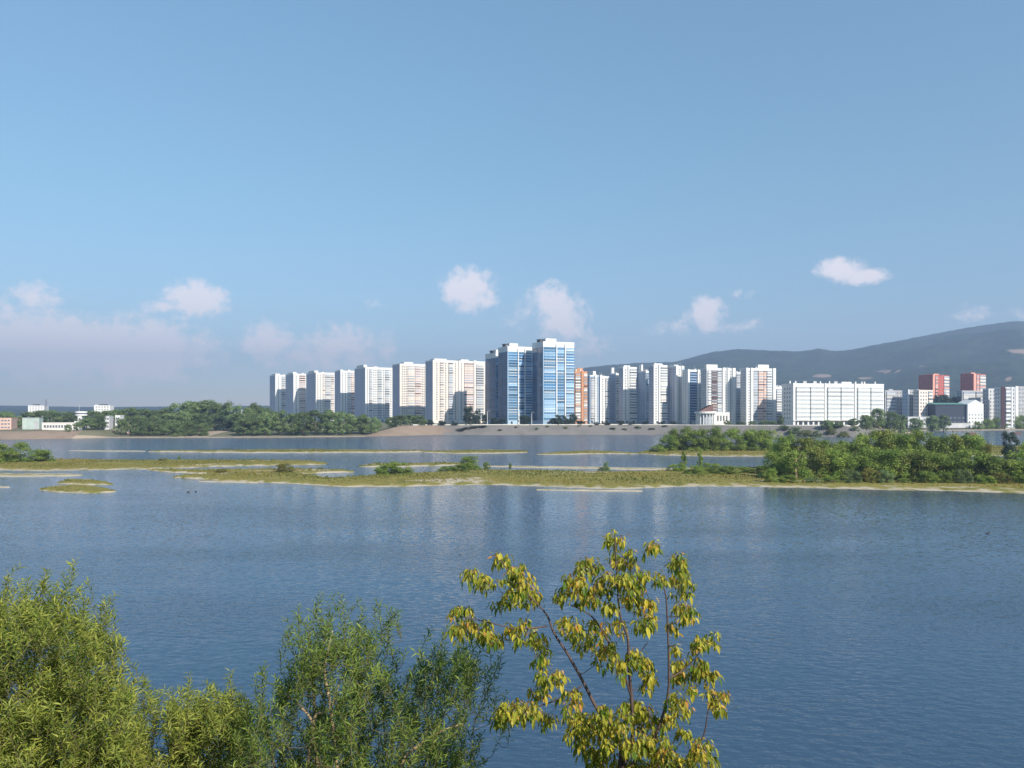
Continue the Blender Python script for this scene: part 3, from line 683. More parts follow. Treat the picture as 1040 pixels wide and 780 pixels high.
tower('narrow grey white tower with a peaked stair head, right of the orange block', 596, 599, 608, 381, 850, 25, 'bluegrey_shade', 17, [('B', .1, .5, 'palegrey'), ('P', .55, .7), ('W', .72, .95, 1)], [(.45, .75, 4.5)])  # blue grey wall colour carries the shade lying on this tower
tower('low plain white and grey tower left of the spired towers', 607, 609.5, 618.6, 382, 865, 25, 'white', 17, [('W', .1, .5, 1), ('B', .55, .95, 'palegrey')], [(.1, .3, 1.5)], side='bluegrey_shade')
tower('tower tinted blue grey for shade with one white lit strip and a small roof spire', 618.5, 625.5, 630.5, 379, 870, 28, 'white', 18, [('B', .1, .9, 'white', 'balglass')], [(.0, .5, 6.5, 'white', .6, .8)], side='bluegrey_shade', sidewin=3)
tower('white stepped tower standing at the middle of the pale group', 629.5, 633, 647, 372.5, 850, 25, 'white', 19, [('W', .04, .3, 1), ('P', .32, .4), ('B', .45, .95, 'white', 'balglass')], [(.1, .55, 1.6)], side='lilac_shade')
tower('bluish tower with a glazed front and a white corner blade', 647, 656, 660, 376.5, 845, 28, 'white', 18, [('B', .1, .9, 'paleblue', 'balglass')], [(-.02, .4, 7, 'white', .5, .75)], side='bluegrey_shade', sidewin=3)
tower('bright white tower with a lit balcony stack and shade-tinted side', 659, 664, 677.8, 370.5, 815, 25, 'white', 20, [('W', .03, .3, 1), ('P', .34, .44), ('B', .48, .98, 'white', 'balglass')], [(.1, .7, 1.6)], side='lilac_shade', chim=(.2, .55))
tower('white tower with twin vertical piers and a curved lit edge', 677.8, 686, 695, 371.5, 815, 28, 'white', 20, [('P', .0, .2), ('W', .25, .6, 1), ('P', .62, .72), ('B', .75, .98, 'paleblue', 'balglass')], [(.0, .45, 1.2)], side='lilac_shade', sidewin=3)
tower('white framed tower whose recessed front is dark blue glass standing for shade', 695.5, 698, 711.2, 375.3, 800, 22, 'white', 19, [('P', .0, .14), ('G', .16, .74, 'bluegrey_shade', 'blueglass_deep'), ('P', .76, .85), ('B', .87, .99, 'palegrey')], [], side='white')  # shade on the front is given by its blue colours
tower('white tower with a brown balcony stack and tall blank piers', 714.5, 717.8, 747, 373.6, 775, 18, 'white', 19, [('B', .03, .14, 'white'), ('B', .15, .33, 'brown', 'balglass'), ('B', .35, .50, 'palegrey'), ('P', .53, .60), ('W', .6, .68, 1), ('P', .7, .78), ('W', .79, .86, 1), ('P', .88, .98)], [(.0, .38, 3.4, 'warmwhite', .05, .5)], side='palegrey')
tower('pale blue grey glazed tower tucked behind the brown balcony tower', 746, 748, 755.5, 378, 800, 16, 'palegrey', 18, [('G', .04, .48, 'palegrey', 'balglass'), ('G', .52, .96, 'paleblue', 'balglass')], [], side='palegrey')
tower('white tower with a peach balcony stack and square roof house', 755.3, 757.3, 787.6, 373.8, 765, 16, 'white', 19, [('P', .0, .07), ('W', .08, .14, 1), ('P', .16, .21), ('G', .26, .40, 'palegrey', 'balglass'), ('B', .41, .58, 'peach', 'balglass'), ('B', .59, .67, 'peach'), ('B', .70, .86, 'white', 'balglass'), ('P', .9, .99)], [(.42, .78, 3.6, 'white', .02, .5)], side='palegrey')
tower('small white banded block wedged before the long slab', 787, 788, 795, 392.8, 790, 15, 'white', 13, [('B', .05, .95, 'white', 'balglass')], [(.5, .9, 1.2)])

# long ten-storey slab
B = Building('apartment_slab', 'long white ten storey slab with three blocks of banded balconies', 'apartment block', 'low wide blocks', 794, 805.3, 897.7, 389.2, 735, 12)
B.shell('white', ph=.9).floors(8, 5.2, 3.2)
for a0, a1 in ((.03, .33), (.37, .655), (.70, .985)):
    mid = (a0+a1)/2
    B.balconies(a0, mid-.004, 'white', 'balpale', n=1, rail=.5, dep=1.5); B.balconies(mid+.004, a1, 'white', 'balpale', n=1, rail=.5, dep=1.5)
for u in (.345, .675): B.pier(u-.006, u+.006, 'white', d=.9)
B.pier(.0, .022, 'white', d=.6)
B.windows(.15, .85, 3, 'L', w=1.5)
B.chimneys([.01, .07, .16, .18, .27, .29, .34, .44, .50, .52, .73, .80, .83, .95], 2.2, 'white', .35)
B.pent(.57, .68, 2.0, 'white', .3, .6)
for k in range(18):
    b_ = MB(); ww = B.w/18*.33; b_.box(-ww, ww, -.12, .04, .8, 4.0)
    o = link('shopfront', b_.mesh('shopfront', [M['bluedark']]), B.root); o.matrix_local = B.front((k+.5)/18, 0)
b_ = MB(); b_.box(-B.w/2, B.w/2, -B.t/2-1.6, -B.t/2-.02, 4.5, 4.9); B.part('canopy', b_, M['white'])
B.done()

# round-fronted pavilion with columns
B = Building('pavilion', 'white columned pavilion with a broad flat canopy below the brown balcony tower', 'pavilion', None, 708, 711, 741, 418.6, 760, 14)
B.shell('warmwhite', ph=.5); B.floors(1, 1, 1)
b_ = MB(); n0 = 24
def disc(mb, cx, cy, r, z0, z1, k=24):
    n = len(mb.v)
    for z in (z0, z1):
        for i in range(k): a = 2*math.pi*i/k; mb.v.append((cx+r*math.cos(a), cy+r*math.sin(a), z))
    for i in range(k): mb.f.append((n+i, n+(i+1) % k, n+k+(i+1) % k, n+k+i)); mb.m.append(0)
    mb.f.append(tuple(n+k+i for i in range(k))); mb.m.append(0); mb.f.append(tuple(n+k-1-i for i in range(k))); mb.m.append(0)
disc(b_, -B.w*.32, -B.t*.5, 10.5, B.h-1.2, B.h+.7); B.part('canopy', b_, M['white'])
for i in range(9):
    a = math.pi + math.pi*(i+.5)/9; cx_, cy_ = -B.w*.32+8.6*math.cos(a), -B.t*.5+8.6*math.sin(a)
    m = MB(); m.tube([(cx_, cy_, -.3), (cx_, cy_, B.h-1.2)], [.6, .55], 10); B.part('column', m, M['white'])
m = MB(); disc(m, -B.w*.32, -B.t*.5, 6.4, 0, B.h-1.3); B.part('glazed_drum', m, M['balglass'])
m = MB(); x0, x1 = -B.w*.45, -B.w*.05
for k in range(6):
    xa, xb = lerp(x0, x1, k/6), lerp(x0, x1, (k+1)/6); m.box(xa, xb, -B.t*.4, B.t*.3, B.h+.7, B.h+1.2+(k+1)*1.0, 0)
B.part('stepped_roof', m, M['brown'])
B.windows(.55, .95, 4, w=1.6); B.done()

G3 = 'grey apartment blocks at the right edge'
def block(label, pl, pc, pr, yt, D, th, wall, n, cols, side=None, group=G3, z0=None, pents=(), sidewin=2, cat='apartment block', name='apartment_block'):
    B = Building(name, label, cat, group, pl, pc, pr, yt, D, th, z0); B.shell(wall, parapet=wall).floors(n, 2, 1.4)
    if side:
        b_ = MB(); b_.box(-B.w/2-.02, -B.w/2+.05, -B.t/2+.02, B.t/2-.02, .02, B.h-1.2); B.part('side_shade_sheet', b_, M[side])  # sheet whose colour stands for shade on the left side
    for c in cols:
        if c[0] == 'B': B.balconies(*c[1:])
        elif c[0] == 'W': B.windows(c[1], c[2], c[3], w=1.6)
        elif c[0] == 'P': B.pier(c[1], c[2], c[3], d=.8)
    if sidewin: B.windows(.1, .9, sidewin, 'L', w=1.5)
    for p in pents: B.pent(*p)
    return B.done()
block('grey panel block just right of the long white slab', 897, 899, 921, 396.3, 1000, 18, 'grey', 10, [('B', .05, .45, 'palegrey'), ('W', .5, .95, 3)], pents=[(.2, .4, 1.5, 'grey')])
block('grey panel block with two white vertical strips', 919, 922, 933.5, 395.8, 985, 18, 'grey', 10, [('P', .0, .1, 'white'), ('W', .15, .5, 2), ('P', .78, .98, 'white')], side='bluegrey_shade')
block('beige panel block beside a big dark tree', 931, 933.4, 947.5, 396, 970, 18, 'cream', 10, [('W', .05, .6, 3), ('B', .65, .95, 'cream')])
block('dark red brick tower with white window strips, left of the pair', 933, 947, 964, 380.6, 1250, 32, 'redbrick', 14, [('P', .0, .12, 'redpale'), ('B', .15, .3, 'redpale'), ('W', .36, .62, 2), ('B', .66, .98, 'cream', 'balglass', 'F', 1, .4, (), 'redpale')], group='twin red brick towers', sidewin=4, pents=[(.2, .5, 2.2, 'redpale')], cat='tower block', name='brick_tower')
block('red brick tower with a pale pink front, right of the pair', 975.5, 988.5, 1001, 379.6, 1280, 32, 'redbrick', 14, [('P', .0, .2, 'redpale'), ('B', .24, .44, 'redpale'), ('B', .5, .98, 'cream', 'balglass', 'F', 1, .4, (), 'redpale')], group='twin red brick towers', sidewin=4, pents=[(.0, .3, 2.2, 'redpale')], cat='tower block', name='brick_tower')
block('low grey banded block below the right red tower', 974.5, 977, 1003.5, 396.6, 1010, 12, 'grey', 9, [('B', .03, .48, 'palegrey'), ('B', .52, .97, 'palegrey')])
block('grey block with a white corner strip, left of the dark red stripe', 1002, 1004, 1015.5, 394.6, 990, 14, 'palegrey', 10, [('W', .05, .6, 2), ('P', .78, .98, 'white')], side='grey')
block('grey block faced with a dark red stripe and pale balconies', 1014, 1016, 1031, 393, 960, 14, 'palegrey', 10, [('P', .02, .30, 'darkred'), ('B', .34, .66, 'white'), ('P', .72, .8, 'white'), ('W', .82, .97, 1)])
block('grey block cut by the right edge of the view', 1029.5, 1031, 1062, 392.4, 985, 14, 'grey', 10, [('P', .0, .08, 'white'), ('W', .1, .3, 2), ('P', .34, .4, 'white'), ('B', .44, .7, 'palegrey'), ('W', .74, .97, 2)])

# long dark boathouse with white gable and green roof
def boathouse():
    D = 955; z0 = 2.6; th = 0
    root = empty('boathouse', (at(973, 0, D).x, D+14, z0), math.radians(4))
    tag(root, 'long dark blue boathouse with a green roof and a white gable end', 'building')
    x0, x1, x2 = (951-973)/F*D, (983.5-973)/F*D, (1000.5-973)/F*D
    h1 = EYE+(HZ-409)/F*D-z0; hg = EYE+(HZ-406)/F*D-z0; he = EYE+(HZ-409.5)/F*D-z0
    m = MB(); m.box(x0, x1, -9, 12, 0, h1-2.0); m.build('wall', M['bluedark'], root)
    m = MB()
    m.quad((x0-.6, -10, h1-2.1), (x1, -10, h1-2.1), (x1, 2, h1), (x0-.6, 2, h1)); m.quad((x0-.6, 2, h1), (x1, 2, h1), (x1, 13, h1-2.1), (x0-.6, 13, h1-2.1)); m.tri((x0-.6, -10, h1-2.1), (x0-.6, 2, h1), (x0-.6, 13, h1-2.1))
    m.build('roof', M['greenroof'], root)
    g = MB(); xm = (x1+x2)/2
    n = len(g.v); ya, yb = -12, 12
    g.v += [(x1, ya, 0), (x2, ya, 0), (x2, ya, he-1), (xm, ya, hg), (x1, ya, he-1), (x1, yb, 0), (x2, yb, 0), (x2, yb, he-1), (xm, yb, hg), (x1, yb, he-1)]
    for q in ((0, 1, 2, 3, 4), (9, 8, 7, 6, 5), (1, 6, 7, 2), (2, 7, 8, 3), (3, 8, 9, 4), (5, 0, 4, 9)): g.f.append(q); g.m.append(0)
    g.build('gable', M['white'], root)
    for i in range(2):
        for k in range(7):
            o = link('window', window_mesh(2.4, 1.9, 'palegrey')[2], root); o.location = (lerp(x0, x1, (k+.6)/7.2), -9.02, 3.2+i*5.0+3)
    for i in range(4):
        for k in range(5):
            o = link('window', window_mesh(1.2, 1.2, 'palegrey')[2], root); o.location = (lerp(x1, x2, (k+.6)/5.2), -12.02, 2.6+i*4.2)
    m = MB(); m.box(x0+8, x1+1, -16, -9.1, 0, 6.2); m.build('annex', M['palegrey'], root)
    m = MB(); m.box(x0+7.5, x1+1.4, -16.5, -9.1, 6.2, 6.6); m.build('annex_roof', M['darkgrey'], root)
boathouse()
block('small flat grey kiosk block left of the boathouse', 920, 922, 944, 423.2, 930, 6, 'palegrey', 2, [('W', .05, .5, 4), ('P', .55, .6, 'white'), ('W', .7, .95, 2)], side='bluedark', group=None, z0=3, cat='building', name='low_building')

def mast(px, D, ytop, z0, label, r=.35, m='metal', name='mast', cat='mast', dish=False, lattice=False, head=None):
    p = at(px, HZ, D); root = empty(name, (p.x, D, z0)); tag(root, label, cat)
    H = EYE+(HZ-ytop)/F*D-z0
    if lattice:
        for sx in (-1, 1):
            for sy in (-1, 1):
                q = MB(); q.tube([(sx*r*4, sy*r*4, 0), (sx*r*.6, sy*r*.6, H*.98)], [.16, .09], 5); q.build('leg', M[m], root)
        q = MB()
        for k in range(9):
            z = H*k/9; w0 = lerp(r*4, r*.6, k/9); w1 = lerp(r*4, r*.6, (k+1)/9)
            for a, b2 in (((-1, -1), (1, -1)), ((1, -1), (1, 1)), ((1, 1), (-1, 1)), ((-1, 1), (-1, -1))):
                q.tube([(a[0]*w0, a[1]*w0, z), (b2[0]*w1, b2[1]*w1, z+H/9)], [.07, .07], 4)
        q.build('bracing', M[m], root)
    else:
        q = MB(); q.tube([(0, 0, 0), (0, 0, H)], [r, r*.55], 10); q.build('pole', M[m], root)
    if head == 'lamp':
        q = MB(); q.tube([(0, 0, H), (.5, -.3, H+.5), (1.8, -1, H+.6)], [.12, .1, .08], 6); arm_o = q.build('arm', M[m], root)
        q = MB(); q.box(1.5, 2.5, -1.25, -.85, H+.45, H+.65); q.build('lamp_head', M['white'], arm_o)
    elif head == 'ball':
        q = MB(); q.tube([(0, 0, H-.2), (0, 0, H+.3), (0, 0, H+.8)], [.2, .45, .1], 8); q.build('cap', M['white'], root)
    return root
mast(960.7, 1060, 394.8, 9, 'tall pale chimney rising over the boathouse roof', .9, 'white', 'chimney_stack', 'chimney', head='ball')
mast(46.8, 1150, 405.2, 9, 'dark lattice mast beside the far white flats', .55, 'darkmetal', 'lattice_mast', 'mast', lattice=True)
mast(106.5, 900, 412.5, 9, 'thin pale mast in front of the right far white flats', .22, 'metal', head='ball')
mast(208.5, 900, 403.2, 9, 'thin mast rising above the tallest trees of the wood', .20, 'metal', head='ball')
mast(80.5, 740, 410.5, 8.8, 'white mast standing on the white signal tower', .2, 'metal')
for i, px in enumerate((495, 527.5, 540)):
    mast(px, 752, 418+i*.6, 9, ['white lamp post on the embankment before the shortest blue tower', 'white lamp post on the embankment before the middle blue tower', 'white lamp post on the embankment left of the tallest blue tower'][i], .3, 'white', 'lamp_post', 'lamp post', head='lamp').__setitem__('group', 'lamp posts on the embankment')

# buildings on the far left bank
def plain(name, label, pl, pc, pr, yt, D, th, wall, n, wins, z0=None, roof='darkgrey', extra=None):
    B = Building(name, label, 'building', None, pl, pc, pr, yt, D, th, z0); B.shell(wall, roof, ph=.6).floors(n, .8, .8)
    if wins: B.windows(.05, .95, wins, w=1.5, hf=.45)
    if extra: extra(B)
    return B.done()
def tower_head(B):
    q = MB(); disc(q, 0, 0, 5.2, B.h-3.6, B.h+.4, 16); B.part('round_cab', q, M['white'])
    q = MB(); disc(q, 0, 0, 5.3, B.h-2.2, B.h-1.1, 16); B.part('cab_window', q, M['glass'])
plain('riverside_building', 'salmon pink building cut by the left edge of the view', -14, -10, 11.5, 424.4, 650, 25, 'pinkbrick', 3, 6)
plain('shed', 'pale green flat roofed shed on the left bank', 21.8, 22.6, 39.8, 424.3, 655, 15, 'shed', 1, 0, extra=lambda B: B.box_part('door', .74, .96, -.01, .02, .1, B.h*.72, 'grey'))
plain('warehouse', 'long low white warehouse along the left bank', 42, 42.5, 75, 429.2, 650, 4, 'warmwhite', 1, 10)
plain('warehouse', 'short white store at the right end of the long warehouse', 73, 75.6, 83, 427.8, 655, 18, 'white', 1, 2)
plain('apartment_block', 'far white flats behind the left bank beside the lattice mast', 27.5, 28.5, 44.5, 411.8, 1300, 16, 'white', 7, 5, extra=lambda B: B.pent(.25, .5, 2.2, 'darkgrey'))
plain('apartment_block', 'low white wing at the foot of the left far flats', 44, 44.5, 51.5, 417, 1300, 12, 'white', 4, 3)
plain('apartment_block', 'far white flats showing above the trees of the left wood', 94.5, 95.5, 111.8, 411.6, 1200, 14, 'white', 6, 5, extra=lambda B: (B.pent(.3, .65, 2.0, 'darkgrey'), B.box_part('roof_house', .02, .12, .2, .5, B.h-.9, B.h+1, 'white')))
plain('signal_tower', 'small white signal tower with a round cab above the white store', 78.5, 79, 82.7, 418.2, 735, 12, 'white', 3, 1, extra=tower_head)
plain('riverside_building', 'pale grey pumping house among trees at the waterside wharf', 104, 105.5, 111, 422.5, 675, 18, 'palegrey', 3, 2)
plain('riverside_building', 'white house half hidden by trees right of the pumping house', 116, 117, 122, 421.8, 690, 14, 'white', 3, 2)
plain('riverside_building', 'pinkish cottage low among trees at the edge of the left wood', 127.5, 129, 134.5, 431.8, 672, 20, 'pinkbrick', 1, 2)
plain('riverside_building', 'small pale building peeping over the right shoulder of the wood', 244, 245, 250.5, 416.5, 900, 14, 'palegrey', 3, 2)

# promenade parapet, beach hut, tent, wharf
pm = MB(); px_ = [-92+4*i for i in range(106)]
for xa, xb in zip(px_, px_[1:]):
    ya, yb = shore(xa)+21, shore(xb)+21
    pm.box(0, 0, 0, 0, 0, 0) if False else None
    n = len(pm.v); za, zb = bank_z(xa, 21)-.3, bank_z(xb, 21)-.3
    pm.v += [(xa, ya, za), (xb, yb, zb), (xb, yb+.5, zb), (xa, ya+.5, za), (xa, ya, za+1.0), (xb, yb, zb+1.0), (xb, yb+.5, zb+1.0), (xa, ya+.5, za+1.0)]
    for q in ((0, 1, 5, 4), (4, 5, 6, 7), (2, 3, 7, 6)): pm.f.append(tuple(n+i for i in q)); pm.m.append(0)
tag(pm.build('parapet', M['warmwhite']), 'long pale parapet along the top of the stone embankment', 'parapet')
def hut(name, px, D, w, d, hh, wall, roof, label, cat):
    x = (px-CX)/F*D; z = land_z(x, D)-.1; D = shore(x)+D if D < 100 else D; x = (px-CX)/F*D; z = land_z(x, D)-.1; r = empty(name, (x, D, z), .2); tag(r, label, cat)
    m = MB(); m.box(-w/2, w/2, -d/2, d/2, 0, hh); m.build('wall', M[wall], r)
    m = MB(); m.quad((-w/2-.3, -d/2-.3, hh), (w/2+.3, -d/2-.3, hh), (w/2+.3, 0, hh+.8), (-w/2-.3, 0, hh+.8)); m.quad((-w/2-.3, 0, hh+.8), (w/2+.3, 0, hh+.8), (w/2+.3, d/2+.3, hh), (-w/2-.3, d/2+.3, hh))
    m.tri((-w/2, -d/2, hh), (-w/2, 0, hh+.78), (-w/2, d/2, hh)); m.tri((w/2, -d/2, hh), (w/2, d/2, hh), (w/2, 0, hh+.78)); m.build('roof', M[roof], r)
    m = MB(); m.box(-.5, .5, -d/2-.05, -d/2+.02, 0, hh*.8); m.build('door', M['darkgrey'], r)
hut('beach_hut', 328.6, 3, 2.4, 2.4, 1.5, 'white', 'palegrey', 'small white hut on the beach below the wood', 'hut')
hut('beach_hut', 348.6, 3, 3, 2.4, .9, 'peach', 'cream', 'low orange shelter on the beach right of the white hut', 'hut')
hut('beach_hut', 336.5, 3.5, 4, 2.4, 1.0, 'brown', 'brown', 'low reddish shelter between the white hut and the orange one', 'hut')
hut('boat_shed', 1031, 6, 7, 6, 2.2, 'brown', 'brown', 'small red roofed shed on the beach at the right edge', 'shed')
hut('boat_shed', 986, 6, 7, 6, 2.0, 'red', 'brown', 'small maroon shed at the foot of the white gable', 'shed')
hut('wharf_shed', 109.5, 4, 5, 4, 2.4, 'bluedark', 'darkgrey', 'dark open shed at the wharf below the pumping house', 'shed')

# ------------------------------------------------------------------ trees and bushes
def crown_mesh(name, seed, clumps, leaves, size, leaf, flat=1.0, spiky=0.0):
    """clumps: (x,y,z,r). Leaf-sized faces spread through the clumps, mostly near their surface."""
    rnd = random.Random(seed); m = MB(); tones = []
    tot = sum(c[3]**2 for c in clumps)
    for cx, cy, cz, r in clumps:
        n = int(leaves*r*r/tot); ct = rnd.uniform(-.28, .28)
        for _ in range(n):
            d = Vector((rnd.gauss(0, 1), rnd.gauss(0, 1), rnd.gauss(0, 1))).normalized()
            rr = r*(rnd.random()**.45)*(1+.22*mnoise.noise((d.x*2.5+seed, d.y*2.5, d.z*2.5)))
            p = Vector((cx, cy, cz)) + Vector((d.x, d.y, d.z*flat))*rr
            if spiky and d.z > .3 and rnd.random() < .12: p.z += rnd.random()*spiky
            nrm = (d + Vector((rnd.gauss(0, .55), rnd.gauss(0, .55), rnd.gauss(0, .55)+.35))).normalized()
            a = nrm.cross(Vector((rnd.gauss(0, 1), rnd.gauss(0, 1), rnd.gauss(0, 1)))).normalized(); bb = nrm.cross(a)
            s1 = size*rnd.uniform(.6, 1.25); s2 = s1*rnd.uniform(.45, .8)
            m.v += [tuple(p-a*s1), tuple(p-bb*s2), tuple(p+a*s1), tuple(p+bb*s2)]
            k = len(m.v); m.f.append((k-4, k-3, k-2, k-1)); m.m.append(0)
            tones.append(min(1, max(0, .5+ct+rnd.gauss(0, .24))))
    me = m.mesh(name, [leaf])
    a = me.attributes.new('tone', 'FLOAT', 'FACE'); a.data.foreach_set('value', tones)
    return me
def tree_proto(seed, kind, leaf, bark):
    """unit tree: height 1, half width about .5"""
    rnd = random.Random(seed); cl = []
    if kind == 'round':
        for k in range(40):
            a = rnd.uniform(0, 6.28); z = rnd.uniform(.14, .88); R = .38*math.sin(min(1, (z+.06)/1.06)*math.pi)**.55
            rr = R*math.sqrt(rnd.random()); cl.append((rr*math.cos(a), rr*math.sin(a), z, rnd.uniform(.09, .17)))
    elif kind == 'tall':
        for k in range(24):
            a = rnd.uniform(0, 6.28); z = rnd.uniform(.1, .93); R = .27*math.sin(min(1, (z-.02)/.98)*math.pi)**.7
            rr = R*math.sqrt(rnd.random()); cl.append((rr*math.cos(a), rr*math.sin(a), z, rnd.uniform(.07, .14)))
    elif kind == 'bush':
        for k in range(46):
            a = rnd.uniform(0, 6.28); z = rnd.uniform(.02, .86); R = .46*math.sqrt(max(.03, 1-(z/.97)**2))
            rr = R*rnd.random()**.5; cl.append((rr*math.cos(a), rr*math.sin(a), z, rnd.uniform(.09, .17)))
    elif kind == 'spruce':
        for k in range(34):
            z = k/34; R = .30*(1-z)**.8
            for q in range(3):
                a = rnd.uniform(0, 6.28); cl.append((R*math.cos(a)*.8, R*math.sin(a)*.8, .08+z*.9, .04+.07*(1-z)))
    lv = {'round': 6500, 'tall': 5000, 'bush': 9000, 'spruce': 4000}[kind]
    cm = crown_mesh('crown', seed, cl, lv, {'round': .024, 'tall': .022, 'bush': .019, 'spruce': .02}[kind], leaf, .85, .16 if kind == 'bush' else .05)
    t = MB()
    if kind == 'bush':
        for k in range(9):
            a = k*.7+rnd.random(); l = rnd.uniform(.25, .42)
            t.tube([(0.03*math.cos(a), .03*math.sin(a), -.03), (l*.4*math.cos(a), l*.4*math.sin(a), .3), (l*math.cos(a), l*math.sin(a), rnd.uniform(.4, .6))], [.012, .008, .003], 5)
    else:
        t.tube([(0, 0, -.03), (.01, 0, .3), (-.01, .01, .6), (0, 0, .9)], [.028, .022, .013, .004], 7)
        for k in range(7):
            a = rnd.uniform(0, 6.28); z = rnd.uniform(.25, .65); l = rnd.uniform(.14, .28)
            t.tube([(0, 0, z), (l*.6*math.cos(a), l*.6*math.sin(a), z+l*.5), (l*math.cos(a), l*math.sin(a), z+l)], [.012, .008, .003], 5)
    return cm, t.mesh('trunk', [bark], True)
PROTO = {}
def proto(kind, leafkey, k):
    key = (kind, leafkey, k)
    if key not in PROTO: PROTO[key] = tree_proto(hash((kind, k)) % 1000 if False else 17*k+len(kind)*5+3, kind, M[leafkey], M['barkfar'])
    return PROTO[key]
def plant(name, label, cat, group, px, D, ytop, wpx, kind, leafkey='leaf_far', zb=None, var=None):
    x = (px-CX)/F*D
    z = zb if zb is not None else land_z(x, D)
    H = EYE+(HZ-ytop)/F*D-z
    W = wpx/F*D
    cm, tm = proto(kind, leafkey, var if var is not None else random.randint(0, 3))
    r = empty(name, (x, D, z), random.uniform(0, 6.28)); tag(r, label, cat, group)
    base = {'round': .86, 'tall': .64, 'bush': 1.06, 'spruce': .62}[kind]
    s = W/base
    r.scale = (s, s, H)
    link('stem' if kind == 'bush' else 'trunk', tm, r)
    link('foliage' if kind == 'bush' else 'crown', cm, r)
    return r
WG = 'trees of the wood on the left far bank'
wood_front = [(88, 660, 424, 16), (100, 668, 420, 14), (123, 668, 424, 13), (141, 667, 421, 16), (152, 667, 426, 18), (166, 668, 424, 18), (180, 668, 427, 18), (194, 668, 426, 18), (206, 668, 428, 15)]
for i, (px, D, yt, wp) in enumerate(wood_front):
    k = len(wood_front)-1-i
    plant('deciduous_tree', 'front tree of the left wood, %s left of the bare sandy slope' % ORD[k], 'tree', WG, px, D, yt, wp*1.15, 'bush' if i > 3 else 'round')
wood_right = [(247, 668, 425, 17), (258, 670, 422, 18), (270, 672, 418, 18), (283, 676, 417, 18), (296, 678, 419, 17), (308, 680, 417.5, 18), (320, 684, 416.5, 18), (333, 688, 415.5, 18), (346, 692, 417, 17), (357, 696, 418.5, 16), (368, 700, 420, 16), (377, 702, 423, 12)]
for i, (px, D, yt, wp) in enumerate(wood_right):
    plant('deciduous_tree', 'front tree of the left wood, %s right of the bare sandy slope' % ORD[i], 'tree', WG, px, D, yt, wp*1.25, 'round' if i % 3 else 'tall')
wood_back = [(50, 820, 415.5, 18), (62, 810, 417, 17), (72, 800, 418, 14), (92, 790, 416.5, 18), (108, 800, 416, 16), (121, 790, 414.5, 18), (133, 800, 413.5, 18), (146, 790, 414.5, 18), (159, 790, 415.5, 18), (170, 790, 413.5, 15)]
for i, (px, D, yt, wp) in enumerate(wood_back):
    plant('deciduous_tree', 'rear row tree behind the left bank, %s to the right from the lattice mast' % ORD[i], 'tree', WG, px, D, yt, wp*1.2, 'round')
wood_top = [(183, 780, 407.5, 22), (197, 790, 406, 24), (212, 790, 405.5, 24), (226, 780, 407.5, 22), (237, 770, 411, 18)]
for i, (px, D, yt, wp) in enumerate(wood_top):
    plant('deciduous_tree', 'tallest crown of the left wood, %s from its left end' % ORD[i], 'tree', WG, px, D, yt, wp*1.2, 'round')
wood_r2 = [(253, 780, 413, 18), (259, 790, 408.6, 17), (268, 790, 412.5, 17), (277, 770, 416.5, 17)]
for i, (px, D, yt, wp) in enumerate(wood_r2):
    plant('deciduous_tree', ['leafy tree just left of the domed crown at the end of the skyline', 'domed tall crown standing alone left of the farthest tower', 'slightly lower crown right of the domed crown', 'small crown against the foot of the farthest tower'][i], 'tree', WG, px, D, yt, wp*1.2, 'round')
for i, (px, D, yt, wp) in enumerate([(158, 700, 421, 20), (174, 700, 419, 20), (190, 700, 418, 22), (205, 705, 419, 20), (243, 705, 419, 18), (262, 700, 420, 18)]):
    plant('deciduous_tree', 'middle row tree inside the left wood, %s from the wharf' % ORD[i], 'tree', WG, px, D, yt, wp*1.2, 'round')
for i, (px, D, yt, wp) in enumerate([(219, 716, 424, 10), (227, 718, 422.5, 11), (235, 718, 423.5, 10)]):
    plant('spruce_tree', 'dark blue green conifer above the bare sandy slope, %s from the left' % ORD[i], 'tree', 'dark conifers above the sandy slope', px, D, yt, wp*1.3, 'tall', 'leaf_dark')
for i, (px, D, yt, wp) in enumerate([(10, 700, 420, 14), (17, 690, 421.5, 12), (6, 760, 417.5, 18), (30, 800, 418, 18), (40, 790, 416.5, 18)]):
    plant('deciduous_tree', ['tree right behind the salmon pink building', 'tree between the salmon building and the green shed', 'pale tree far behind the salmon pink building', 'tree behind the left half of the green shed', 'tree behind the right half of the green shed'][i], 'tree', WG, px, D, yt, wp*1.2, 'round')
plant('deciduous_tree', 'small round tree in front of the long white warehouse', 'tree', WG, 69, 640, 430.5, 9, 'bush', 'leaf_far')
plant('deciduous_tree', 'narrow tree before the right end of the white store', 'tree', WG, 78, 645, 428.5, 8, 'tall', 'leaf_far')
EG = 'trees before the apartment towers on the embankment'
emb = [(384, 735, 425.5, 8), (398, 735, 423, 12), (407, 735, 421, 13), (417, 738, 420.5, 13), (427, 740, 421.5, 12), (436, 745, 426, 9), (449, 748, 427.5, 9), (462, 750, 429, 7)]
for i, (px, D, yt, wp) in enumerate(emb):
    plant('deciduous_tree', 'dark tree before the pale slabs, %s right of the left wood' % ORD[i], 'tree', EG, px, D, yt, wp*1.25, 'round', 'leaf_far' if i < 5 else 'leaf_dark')
plant('deciduous_tree', 'big dark tree before the shadowed end of the widest cream slab', 'tree', EG, 476.5, 752, 411.5, 13, 'round', 'leaf_dark')
plant('deciduous_tree', 'smaller dark tree right of the big dark tree', 'tree', EG, 484.5, 753, 415.5, 9, 'round', 'leaf_dark')
plant('deciduous_tree', 'dark tree at the foot of the shortest blue tower', 'tree', EG, 492, 756, 420, 9, 'round', 'leaf_dark')
